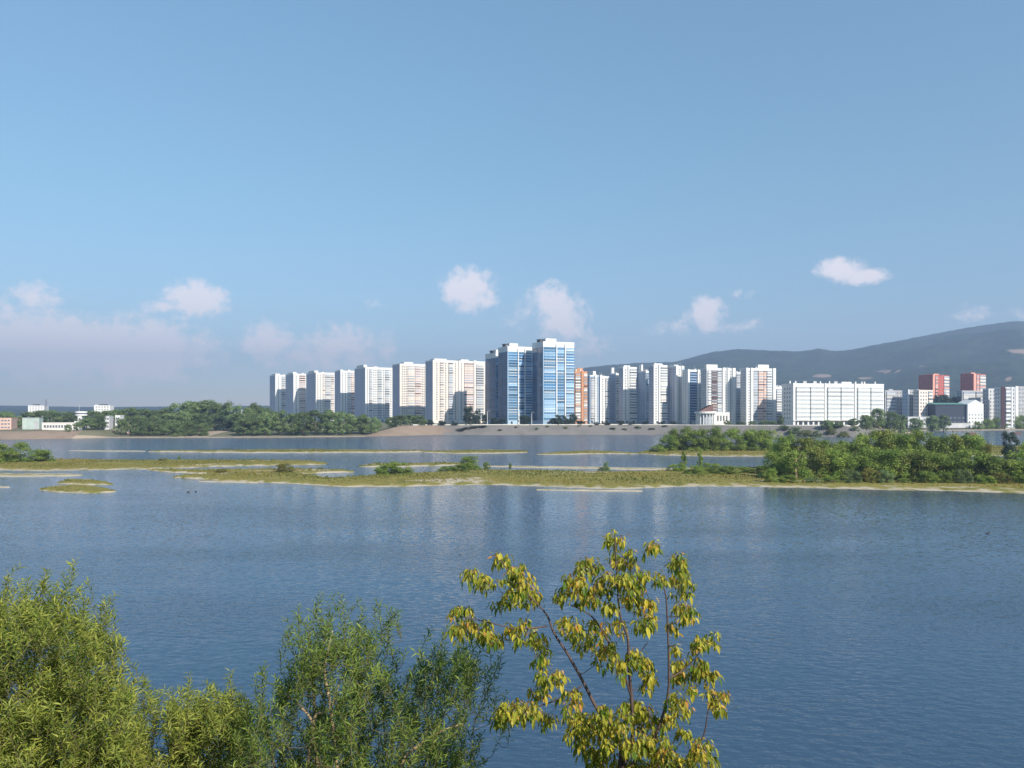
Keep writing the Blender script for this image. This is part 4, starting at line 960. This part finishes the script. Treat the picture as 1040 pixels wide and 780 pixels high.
for i, (px, yt, wp) in enumerate([(502, 424, 8), (511, 425, 8), (533, 421.5, 12), (563, 424, 8), (569, 421, 11), (577, 424.5, 9), (582, 420, 8), (589, 427, 8), (606, 428.5, 6), (616, 428, 7), (631, 427, 6), (642, 428.5, 6), (655, 428, 7), (672, 428.5, 6), (684, 427.5, 6)]):
    plant('deciduous_tree', 'small dark embankment tree below the towers, %s right of the shortest blue tower' % (ORD+['fifteenth'])[i], 'tree', EG, px, 759, yt, wp*1.3, 'round', 'leaf_dark')
for i, (px, yt, wp) in enumerate([(739, 426.5, 6), (753, 428, 8), (764, 427.5, 8), (775, 427, 9), (784, 427.5, 8), (793, 421.5, 5)]):
    plant('deciduous_tree', 'low tree before the white towers, %s right of the columned pavilion' % ORD[i], 'tree', EG, px, 745 if i < 5 else 712, yt, wp*1.3, 'round', 'leaf_far')
for i, (px, D, yt, wp) in enumerate([(840, 686, 426, 11), (851, 686, 428, 10), (866, 690, 424.5, 10), (879, 693, 420.5, 12), (891, 700, 414, 15), (903, 706, 417, 17), (915, 720, 420, 14), (930, 830, 424, 14), (947, 850, 421.5, 14), (958, 860, 420, 12)]):
    plant('deciduous_tree', 'bank tree below the grey blocks, %s right of the long slab middle' % ORD[i], 'tree', 'trees on the bank right of the white slab', px, D, yt, wp*1.2, 'round', 'leaf_far')
plant('deciduous_tree', 'largest dark rounded tree above the boathouse roof', 'tree', 'dark trees behind the boathouse', 956, 1020, 398.5, 24, 'round', 'leaf_dark')
plant('deciduous_tree', 'dark tree left of the tall pale chimney', 'tree', 'dark trees behind the boathouse', 947, 1015, 402.5, 12, 'round', 'leaf_dark')
plant('deciduous_tree', 'dark tree right of the tall pale chimney', 'tree', 'dark trees behind the boathouse', 972, 1020, 401, 20, 'round', 'leaf_dark')
for i, (px, D, yt, wp) in enumerate([(993, 945, 427, 10), (1003, 960, 424.5, 12), (1011, 965, 422.5, 12), (1020, 968, 422, 13), (1030, 970, 421.5, 13), (1040, 970, 419.5, 14), (1050, 972, 420, 14)]):
    plant('shrub', 'bright green thicket bush above the right beach, %s right of the maroon shed' % ORD[i], 'bush', 'green thicket above the right beach', px, D, yt, wp*1.25, 'bush', 'leaf_island')

for i, (px, v, yt, wp) in enumerate([(468, 9, 434.8, 8), (475, 12, 433.6, 10), (482, 15, 432.6, 10), (490, 16, 432.2, 9)]):  # bushes added to stand in for a shaded patch of the slope
    D = shore((px-CX)/F*740)+v; plant('shrub', 'dark low bush standing in for shade below the big dark tree, %s from the left' % ORD[i], 'bush', 'dark bushes standing in for shade on the embankment slope', px, D, yt, wp*1.3, 'bush', 'leaf_dark')
rb = random.Random(77)
for i, px in enumerate((796, 808, 819, 830, 845, 857, 868, 880)):
    D = shore((px-CX)/F*700)+rb.uniform(4, 14); z_ = land_z((px-CX)/F*D, D); py_ = HZ+(EYE-z_)*F/D
    plant('shrub', 'green bush on the bank slope below the long white slab, %s from the left' % ORD[i], 'bush', 'bushes on the slope below the long slab', px, D, py_-rb.uniform(4, 7.5), rb.uniform(11, 17), 'bush', rb.choice(('leaf_far', 'leaf_mid')))
rw = random.Random(31)
for i, px in enumerate((508, 524, 545, 556, 574, 588, 600, 622, 634, 648, 662, 676)):
    D = shore((px-CX)/F*745)+rw.uniform(9, 17); z_ = land_z((px-CX)/F*D, D); py_ = HZ+(EYE-z_)*F/D
    plant('shrub', 'small weed bush on the stone embankment right of the dark bushes, %s from the left' % ORD[i], 'bush', 'weeds on the stone embankment', px, D, py_-rw.uniform(1.2, 2.4), rw.uniform(4, 9), 'bush', 'leaf_far')
# --- willow scrub on the islands
IG = 'willow bushes on the marsh islands'
def isle(px, pyb, ytop, wpx, label, kind='bush', leaf='leaf_island', var=None, name='willow_bush', group=IG):
    D = EYE*F/(pyb-HZ); return plant(name, label, 'bush' if kind == 'bush' else 'tree', group, px, D, ytop, wpx, kind, leaf, .15, var)
isle(14, 470, 447.5, 44, 'tallest round green bush at the left end of the marsh')
isle(-14, 471, 449, 44, 'bush cut by the left edge of the view')
isle(40, 470, 455.5, 34, 'lower bush right of the tallest bush at the left end')
isle(402, 483, 467.5, 44, 'round bright green bush alone on the middle of the long island')
isle(387, 484, 474, 20, 'small skirt bush at the left foot of the round bright bush')
isle(477, 478.5, 461.5, 28, 'domed green bush on the long island left of the centre')
isle(455, 479.5, 472.5, 28, 'low spreading bush left of the domed green bush')
isle(468, 480, 471, 24, 'low scrub in front of the domed green bush')
isle(494, 477.5, 468.5, 9, 'small upright bush right of the domed green bush', 'bush', 'leaf_island')
isle(518, 477.5, 469.5, 4, 'thin single sapling on the grass right of the domed bush', 'tall', 'leaf_island', name='sapling')
isle(616, 478.5, 468.5, 9, 'dark sapling standing alone right of the middle', 'bush', 'leaf_far', name='sapling')
isle(611, 479, 474.5, 10, 'low dark bush at the foot of the lone sapling', 'bush', 'leaf_far')
isle(288, 481, 470, 25, 'brown green low dome bush on the left mud bar', 'bush', 'leaf_olive')
isle(225, 481, 475.5, 14, 'tiny olive bush on the left mud bar', 'bush', 'leaf_olive')
isle(182, 467.5, 462.8, 4, 'tiny sapling on the left marsh strip', 'tall', 'leaf_far', name='sapling')
isle(166, 469, 465, 12, 'tiny olive bush on the left marsh strip', 'bush', 'leaf_olive')
for i, (px, pyb, yt, wp) in enumerate([(668, 460, 451, 12), (680, 458.5, 437, 17), (692, 458, 431.5, 20), (706, 458.5, 432.5, 22), (721, 458.5, 431.5, 22), (736, 458.5, 432.5, 22), (751, 458.5, 433, 22), (766, 458.5, 431, 21), (779, 458.5, 434, 20)]):
    isle(px, pyb, yt+(2 if i % 2 else 0), wp*1.65, 'willow on the rear island, %s from its left tip' % ORD[i])
for i, (px, pyb, yt, wp) in enumerate([(688, 480, 470, 20), (705, 483, 472, 24), (722, 482, 469, 22), (740, 483, 472.5, 24), (757, 482, 473, 20), (774, 483, 472, 20)]):
    isle(px, pyb, yt, wp*1.2, 'low scrub under the rear thicket on the long island, %s from the left' % ORD[i])
isle(694.5, 479.5, 456.5, 7, 'slim sapling rising from the low scrub under the rear thicket', 'tall', 'leaf_island', name='sapling')
isle(711, 480, 458, 7, 'second slim sapling right of the first one in the low scrub', 'tall', 'leaf_island', name='sapling')
front = [(788, 486.5, 452, 26), (806, 488.5, 450, 30), (826, 487.5, 447, 30), (846, 488.5, 445, 30), (866, 488.5, 446, 32), (886, 488, 448, 30), (906, 489, 446, 32), (926, 489.5, 449, 32), (946, 490, 452, 30), (966, 490, 454, 30), (985, 490.5, 452, 32), (1005, 491, 452, 32), (1024, 491, 453, 32), (1043, 491.5, 452, 34), (1064, 492, 450, 36)]
for i, (px, pyb, yt, wp) in enumerate(front):
    yt += (3, 9, 2, 8, 11, 3, 8, 5)[i % 8]; isle(px, pyb, yt, wp*(1.4+.35*((i*5) % 3)/2), 'leafy willow in the front row of the right thicket, %s from its left end' % (ORD+['fifteenth'])[i], leaf=('leaf_island', 'leaf_island', 'leaf_mid', 'leaf_island', 'leaf_island')[i % 5])
rear = [(798, 478, 435, 26), (818, 478, 437, 24), (836, 479, 443, 24), (858, 478, 439, 26), (878, 478, 434, 26), (896, 478, 431.5, 28), (916, 478.5, 433, 28), (934, 478.5, 431.5, 28), (953, 478.5, 435, 26), (970, 478.5, 436, 26), (988, 479, 437, 26)]
for i, (px, pyb, yt, wp) in enumerate(rear):
    yt += (1, 4, 0, 5, 2)[i % 5]; isle(px, pyb, yt, wp*(1.5+.35*((i*4) % 3)/2), 'taller willow in the rear row of the right thicket, %s from its left end' % ORD[i], leaf=('leaf_island', 'leaf_mid', 'leaf_island', 'leaf_island')[i % 4])
rf = random.Random(8)
for i in range(14):
    px = 786+i*19.5+rf.uniform(-5, 5)
    isle(px, 491.5+i*.12, 491.5+i*.12-rf.uniform(7, 19), rf.uniform(16, 28), 'small scrub at the grassy foot of the right thicket, %s from the left' % ORD[i], 'bush', rf.choice(('leaf_island', 'leaf_island', 'leaf_olive', 'leaf_far')))
isle(1004, 484, 446, 20, 'yellow olive bush near the right end of the thicket', 'bush', 'leaf_olive')
isle(1026, 476, 437, 18, 'dark blue green round tree by the water at the right edge', 'round', 'leaf_dark', name='deciduous_tree')
isle(1040, 480, 446, 14, 'pale low bush at the right edge behind the thicket')
t_ = MB(); t_.tube([(0, 0, -.2), (.2, 0, 2.2), (-.1, .2, 4.6), (.3, 0, 7)], [.45, .36, .26, .1], 8)
for k in range(5): a = k*1.3; t_.tube([(0, 0, 3.0+k*.5), (1.3*math.cos(a), 1.3*math.sin(a), 5+k*.5), (2.2*math.cos(a), 2.2*math.sin(a), 7+k*.4)], [.15, .1, .04], 6)
pw = EYE*F/(490-HZ)
rr = empty('willow_tree', ((808-CX)/F*pw, pw, .2)); tag(rr, 'pale trunked willow at the left front of the right thicket', 'tree')
link('trunk', t_.mesh('trunk', [M['barkpale']], True), rr)
cw = crown_mesh('crown', 99, [(random.uniform(-2.6, 2.6), random.uniform(-2, 2), random.uniform(4.6, 8.2), random.uniform(.7, 1.3)) for _ in range(16)], 2600, .22, M['leaf_island'])
link('crown', cw, rr)

# ------------------------------------------------------------------ water birds
def duck(px, py, label, s=1.0, rz=0.5):
    p = ground_at(px, py); r = empty('duck', (p.x, p.y, 0), rz); r.scale = (s, s, s); tag(r, label, 'bird', 'dark water birds')
    m = MB(); pts = [(-.34, 0, .16), (-.26, 0, .12), (-.12, 0, .07), (.05, 0, .06), (.18, 0, .08), (.25, 0, .14), (.27, 0, .24), (.29, 0, .31), (.33, 0, .34), (.38, 0, .33), (.46, 0, .31)]
    m.tube(pts, [.01, .06, .12, .13, .11, .075, .05, .05, .06, .04, .012], 10); m.build('body', M['duck'], r, True)
duck(191, 500, 'dark water bird left of its companion near the small islet', 1.1, .4)
duck(199, 499.6, 'dark water bird right of its companion near the small islet', 1.1, 2.6)
duck(1003, 542, 'single dark water bird far out on the right', 1.2, .3)

# ------------------------------------------------------------------ foreground shrubs and tree
def inside(poly, x, y):
    c = False; n = len(poly)
    for i in range(n):
        (x0, y0), (x1, y1) = poly[i], poly[i-1]
        if (y0 > y) != (y1 > y) and x < (x1-x0)*(y-y0)/(y1-y0)+x0: c = not c
    return c
class Plant:
    """branches grown towards chosen twig roots; every root joins the nearest earlier branch point"""
    def __init__(s, seed): s.r = random.Random(seed); s.nodes = []; s.wood = MB(); s.leaf = MB(); s.tone = []; s.young = []
    def limb(s, pts, r0, r1, k=7, n=6):
        pts = [Vector(p) for p in pts]; out = []
        for a in range(len(pts)-1):
            p0 = pts[max(a-1, 0)]; p1 = pts[a]; p2 = pts[a+1]; p3 = pts[min(a+2, len(pts)-1)]
            for i in range(n):
                t = i/n; out.append(.5*((2*p1)+(-p0+p2)*t+(2*p0-5*p1+4*p2-p3)*t*t+(-p0+3*p1-3*p2+p3)*t**3))
        out.append(pts[-1]); m = len(out)
        rad = [lerp(r0, r1, i/(m-1)) for i in range(m)]
        s.wood.tube(out, rad, k); s.nodes += list(zip(out, rad)); return out
    def join(s, p, r1=.0025):
        best = min(s.nodes, key=lambda q: (q[0]-p).length + max(0, q[0].z-p.z)*1.5)
        q, rq = best; d = p-q; L = d.length
        if L < .02: return
        r0 = min(rq*.8, .0035+.006*L)
        mid = q + d*.5 + Vector((s.r.gauss(0, .06)*L, s.r.gauss(0, .06)*L, -.10*L+s.r.gauss(0, .05)*L))
        pts = [q, q.lerp(mid, .5)+Vector((0, 0, -.02*L)), mid, mid.lerp(p, .5)+Vector((0, 0, -.02*L)), p]
        rad = [lerp(r0, r1, i/4) for i in range(5)]
        s.wood.tube(pts, rad, 5, 1, cap=False); s.nodes += list(zip(pts[1:], rad[1:]))
    def blade(s, p, d, nrm, L, W, tone, young=0.0, curl=.15, shape=0):
        side = d.cross(nrm)
        if side.length < 1e-4: return
        side.normalize(); nrm = side.cross(d).normalized()
        if shape == 0:                               # lance-shaped
            m1 = p+d*L*.45-nrm*curl*L*.25; tip = p+d*L-nrm*curl*L
            n = len(s.leaf.v); s.leaf.v += [tuple(p), tuple(m1+side*W/2+nrm*W*.12), tuple(tip), tuple(m1-side*W/2+nrm*W*.12)]
            s.leaf.f += [(n, n+1, n+2), (n, n+2, n+3)]; s.leaf.m += [0, 0]
            s.tone += [tone]*2; s.young += [young]*2
        else:                                        # broad, folded along the midrib
            a1 = p+d*L*.3-nrm*curl*L*.08; a2 = p+d*L*.65-nrm*curl*L*.40; tip = p+d*L-nrm*curl*L
            up = nrm*W*.16
            n = len(s.leaf.v)
            s.leaf.v += [tuple(p), tuple(a1), tuple(a2), tuple(tip), tuple(a1+side*W*.5+up), tuple(a2+side*W*.42+up), tuple(a1-side*W*.5+up), tuple(a2-side*W*.42+up)]
            s.leaf.f += [(n, n+4, n+1), (n+1, n+4, n+5, n+2), (n+2, n+5, n+3), (n, n+1, n+6), (n+1, n+2, n+7, n+6), (n+2, n+3, n+7)]
            s.leaf.m += [0]*6; s.tone += [tone]*6; s.young += [young]*6
    def finish(s, name, label, cat, base, woodname, leafname, wood, leaf, group=None):
        r = empty(name, base); tag(r, label, cat, group); b0 = Vector(base)
        s.wood.v = [tuple(Vector(v)-b0) for v in s.wood.v]; s.leaf.v = [tuple(Vector(v)-b0) for v in s.leaf.v]
        s.wood.build(woodname, wood, r, True)
        o = s.leaf.build(leafname, leaf, r); set_tone(o, s.tone)
        a = o.data.attributes.new('young', 'FLOAT', 'FACE'); a.data.foreach_set('value', s.young)
        return r
def willow(seed, poly, D, thick, nsp, root_px, label, leaf, lean=(0, 0), sprigs=(), leafL=.085, dens=1.0, limbs=()):
    P = Plant(seed); R = P.r
    base = Vector(((root_px-CX)/F*D, D, near_z(D)-.05))
    cx = sum(p[0] for p in poly)/len(poly); ymax = max(p[1] for p in poly)
    for k in range(9):                               # stems fan out from the root
        for _ in range(200):
            tx, ty = R.uniform(min(p[0] for p in poly), max(p[0] for p in poly)), R.uniform(min(p[1] for p in poly), ymax)
            if inside(poly, tx, ty): break
        dd = D+R.gauss(0, thick*.5); tip = at(tx, ty+25, dd)
        a = base+Vector((R.gauss(0, .12), R.gauss(0, .12), 0)); m = a.lerp(tip, .5)+Vector((R.gauss(0, .12), R.gauss(0, .12), .12))
        P.limb([a, m, tip], R.uniform(.018, .03), .006)
    for L_ in limbs: P.limb([base.lerp(at(*L_[0]), .6)]+[at(*q) for q in L_], .018, .006)
    pts = []
    while len(pts) < nsp:
        tx, ty = R.uniform(min(p[0] for p in poly), max(p[0] for p in poly)), R.uniform(min(p[1] for p in poly), ymax)
        if not inside(poly, tx, ty): continue
        nzv = mnoise.noise((tx*.022, ty*.022, seed))
        if R.random() > (.62+1.1*nzv)*1.25 + .1: continue
        pts.append((at(tx+R.gauss(0, 5), ty+R.gauss(0, 6), D+R.gauss(0, thick)), R.uniform(.16, .36)))
    for sx, sy in sprigs:
        dq = D+R.gauss(0, thick*.4)
        for k in range(7): pts.append((at(sx+R.gauss(0, 1.2+1.3*k), sy+k*9+R.gauss(0, 3), dq+R.gauss(0, .06)), R.uniform(.16, .30)))
    pts.sort(key=lambda q: (q[0]-base).length)
    centre = base + Vector((0, 0, 1.0))
    for p, L in pts:
        out = (p-centre).normalized()
        d = (out*.55 + Vector((R.gauss(0, .38)+lean[0], R.gauss(0, .38), .75+lean[1]))).normalized()
        q0 = p-d*L
        P.join(q0)
        ctone = R.gauss(0, .16)
        nl = int(L/.0125*dens); bend = Vector((R.gauss(0, .1), R.gauss(0, .1), -.12))*L
        tw = []
        for i in range(5): t = i/4; tw.append(q0+d*L*t+bend*t*t)
        P.wood.tube(tw, [.0028, .0024, .002, .0016, .001], 4, 1, cap=False); P.nodes += [(tw[2], .0025)]
        ang = R.uniform(0, 6.28)
        for i in range(nl):
            t = .08+.92*i/max(1, nl-1); pp = q0+d*L*t+bend*t*t; ang += 2.4
            a = d.orthogonal().normalized(); b2 = d.cross(a)
            rad = a*math.cos(ang)+b2*math.sin(ang)
            ld = (d*R.uniform(.5, 1.0)+rad*R.uniform(.55, 1.0)+Vector((0, 0, -.18*R.random()))).normalized()
            nr = (d*.8-rad*.3+Vector((R.gauss(0, .35), R.gauss(0, .35), .4+R.gauss(0, .3)))).normalized()
            l = leafL*R.uniform(.6, 1.2)*(1-.35*abs(t-.5)); P.blade(pp, ld, nr, l, l*R.uniform(.15, .22), min(1, max(0, .5+ctone+R.gauss(0, .2)+.15*(t-.5))), 0, R.uniform(0, .35))
    return P.finish('willow_shrub', label, 'shrub', base, 'stem', 'foliage', [M['barkpale'], M['willowtwig']], M[leaf], 'willow shrubs on the near bank')
polyA = [(-60, 612), (-20, 606), (0, 604), (14, 612), (30, 600), (44, 612), (52, 602), (66, 622), (84, 614), (94, 634), (104, 640), (108, 664), (116, 680), (134, 696), (140, 708), (130, 722), (142, 745), (150, 800), (-60, 800)]
willow(11, polyA, 7.6, .6, 2300, 30, 'large yellow green willow shrub filling the lower left corner', 'leaf_willow', sprigs=[(-12, 584), (6, 584), (17, 578), (24, 584), (44, 574), (51, 572), (71, 571), (76, 578), (88, 590), (62, 592), (104, 600), (113, 604), (110, 622), (36, 590), (121, 645), (116, 640), (131, 668), (146, 684), (150, 690), (140, 676)], leafL=.088, dens=1.15)
polyB = [(130, 735), (150, 712), (162, 703), (185, 697), (200, 700), (232, 696), (243, 704), (252, 715), (248, 740), (254, 800), (132, 800)]
willow(12, polyB, 8.0, .45, 760, 195, 'low yellowish willow shrub between the large willow and the airy one', 'leaf_willow', sprigs=[(192, 682), (210, 690), (232, 682), (160, 700), (245, 700)], leafL=.09)
polyC = [(238, 740), (258, 716), (276, 698), (290, 682), (308, 660), (304, 640), (318, 624), (332, 616), (350, 626), (368, 636), (384, 640), (376, 660), (404, 684), (428, 664), (452, 652), (474, 646), (486, 664), (484, 690), (476, 712), (464, 735), (476, 765), (470, 800), (240, 800)]
willow(13, polyC, 7.2, .45, 1200, 372, 'airy green willow shrub with bare tan forks in the lower middle', 'leaf_willow_green', sprigs=[(263, 667), (270, 684), (290, 624), (303, 612), (327, 599), (336, 606), (349, 602), (366, 604), (381, 602), (398, 610), (402, 615), (394, 634), (300, 636), (438, 642), (452, 634), (478, 628), (500, 640), (506, 664), (498, 690), (490, 716), (484, 745), (262, 696)], leafL=.078, lean=(.05, 0),
       limbs=[[(313, 790, 6.9), (318, 738, 6.9), (303, 716, 6.9), (290, 706, 6.95)], [(318, 740, 6.9), (336, 720, 6.9), (345, 690, 7.0)], [(405, 785, 6.8), (428, 755, 6.8), (450, 742, 6.85), (470, 735, 6.9)], [(336, 722, 6.9), (330, 680, 7.0), (338, 640, 7.1)]])

def drooping_tree():
    P = Plant(5); R = P.r; D = 6.3
    z = lambda zx, zy, dd=0: at(450+zx/3.12, 530+zy/3.12, D+dd)           # positions measured in an enlargement of the photo
    base = Vector(((612-CX)/F*D, D, near_z(D)-.05))
    trunk = P.limb([base, base+Vector((.03, .02, 1.2)), at(622, 850, D), at(628, 790, D)], .045, .026, 10)
    J = P.nodes[-1][0]
    P.limb([J, z(560, 690), z(495, 605), z(440, 500), z(395, 420), z(350, 350), z(325, 290), z(250, 210), z(180, 120)], .017, .004)
    P.limb([J, z(598, 700), z(598, 575), z(588, 450), z(585, 370), z(560, 290), z(550, 170), z(545, 60)], .018, .004)
    P.limb([z(597, 560), z(570, 470), z(530, 390), z(480, 310), z(440, 280), z(395, 260)], .010, .004)
    P.limb([J, z(660, 700, -.1), z(710, 560, -.1), z(715, 440, -.1), z(710, 300, -.1), z(705, 230, -.1), z(690, 185, -.1)], .013, .004)
    P.limb([J, z(740, 780, .1), z(820, 690, .1), z(840, 600, .1), z(865, 545, .1)], .010, .003)
    P.limb([z(712, 500, -.1), z(760, 470), z(800, 430), z(840, 380)], .006, .003)
    P.limb([z(330, 330), z(240, 340, -.1), z(150, 320, -.1), z(60, 300, -.1)], .007, .003)
    P.limb([z(440, 520), z(380, 555), z(300, 585), z(220, 590)], .007, .003)
    P.limb([z(560, 690), z(480, 660, -.15), z(420, 600, -.15)], .008, .003)
    P.limb([z(588, 470), z(620, 420, .15), z(650, 380, .15)], .006, .003)
    # leaf clusters: centre, half size, number of leaf whorls, in the same enlargement
    CL = [(85, 175, 22, 22, 6), (135, 195, 30, 26, 7), (185, 120, 24, 26, 8), (235, 190, 50, 48, 20), (200, 255, 50, 30, 11), (270, 240, 40, 36, 11), (60, 300, 34, 26, 9), (110, 350, 60, 38, 18), (40, 350, 26, 30, 6), (160, 370, 36, 30, 8), (250, 355, 46, 40, 14), (320, 390, 34, 34, 9),
          (365, 240, 16, 22, 5), (410, 200, 32, 28, 9), (460, 150, 36, 34, 12), (450, 240, 56, 40, 17), (520, 200, 36, 40, 12), (545, 60, 26, 30, 8), (570, 120, 42, 40, 14), (600, 190, 50, 46, 20), (620, 260, 50, 40, 17), (660, 85, 26, 24, 7), (640, 320, 36, 34, 10), (400, 340, 40, 34, 11), (440, 390, 40, 40, 12), (510, 420, 40, 50, 14), (520, 280, 26, 24, 6), (560, 340, 24, 30, 5), (490, 350, 34, 34, 9),
          (745, 140, 28, 36, 10), (760, 210, 44, 44, 17), (770, 290, 34, 40, 12), (690, 190, 20, 22, 5), (730, 340, 16, 14, 3), (735, 410, 12, 12, 2),
          (845, 375, 26, 26, 7), (810, 400, 30, 26, 7), (780, 470, 52, 36, 18), (830, 490, 34, 30, 9), (740, 490, 24, 24, 6), (785, 530, 20, 18, 4), (865, 560, 38, 26, 9), (870, 600, 20, 24, 4),
          (310, 450, 24, 24, 6), (345, 500, 46, 26, 11), (300, 545, 26, 22, 6), (240, 605, 76, 32, 24), (180, 620, 26, 26, 7), (320, 635, 34, 24, 7), (400, 560, 34, 26, 9), (415, 610, 34, 40, 10),
          (600, 440, 36, 36, 8), (650, 470, 30, 36, 8), (560, 470, 24, 26, 4), (650, 520, 26, 26, 5), (740, 580, 34, 30, 9), (720, 620, 26, 30, 6), (770, 620, 16, 20, 3),
          (540, 620, 66, 50, 24), (470, 660, 60, 50, 20), (600, 600, 50, 36, 13), (650, 640, 56, 46, 18), (580, 700, 80, 46, 28), (480, 730, 56, 46, 18), (680, 720, 66, 46, 20), (560, 780, 100, 40, 28), (720, 770, 70, 40, 18), (820, 720, 44, 30, 11), (830, 760, 40, 30, 10), (660, 800, 90, 40, 22), (420, 690, 30, 40, 8), (760, 680, 14, 20, 3), (520, 850, 110, 40, 20), (720, 850, 100, 40, 18)]
    whorls = []
    for cx, cy, rx, ry, n in CL:
        dd = R.gauss(0, .22)
        for _ in range(int(n*2.1)+1):
            while True:
                u, v = R.uniform(-1, 1), R.uniform(-1, 1)
                if u*u+v*v < 1: break
            whorls.append((z(cx+u*rx*1.0, cy-12+v*ry*.9, dd+R.gauss(0, .12)), (v+1)/2))
    whorls.sort(key=lambda q: (q[0]-J).length)
    for p, low in whorls:
        P.join(p, .0018)
        top = R.random() > .35+.45*low
        nl = R.randint(4, 8); a0 = R.uniform(0, 6.28); ct = R.gauss(0, .15)
        yg = (R.random() < .55)*R.uniform(.15, .9) if top else (R.random() < .12)*R.uniform(.1, .6)
        for i in range(nl):
            a = a0+i*2.4; out = Vector((math.cos(a), math.sin(a), 0))
            young = i >= nl-3
            droop = R.uniform(.7, 1.9) if not young else R.uniform(.1, .9)
            d = (out*R.uniform(.45, .95)+Vector((0, 0, -droop))).normalized()
            st = p+out*R.uniform(.004, .03)+Vector((0, 0, R.uniform(-.035, .02)))
            nr = (out*.9+Vector((R.gauss(0, .3), R.gauss(0, .3), .5))).normalized()
            L = R.choice((R.uniform(.038, .065), R.uniform(.055, .095)))*(.72 if young else 1)
            P.blade(st, d, nr, L, L*R.uniform(.30, .40), min(1, max(0, .40+ct+(.20 if top else -.12)+(.12 if young else 0)+R.gauss(0, .18))), min(1, yg*(1.1 if young else .25)), R.uniform(.05, .4), 1)
    P.finish('drooping_tree', 'young tree with drooping yellow green leaves and orange tips in the lower middle', 'tree', base, 'trunk', 'crown', [M['twig'], M['twig']], M['leaf_tipped'])
drooping_tree()

# ------------------------------------------------------------------ render settings
scene.view_settings.view_transform = 'Standard'; scene.view_settings.look = 'None'
scene.view_settings.exposure = 0.85; scene.view_settings.gamma = 1.0; scene.view_settings.use_curve_mapping = False
scene.cycles.use_denoising = True
scene.cycles.max_bounces = 6; scene.cycles.volume_bounces = 0
scene.cycles.sample_clamp_indirect = 6
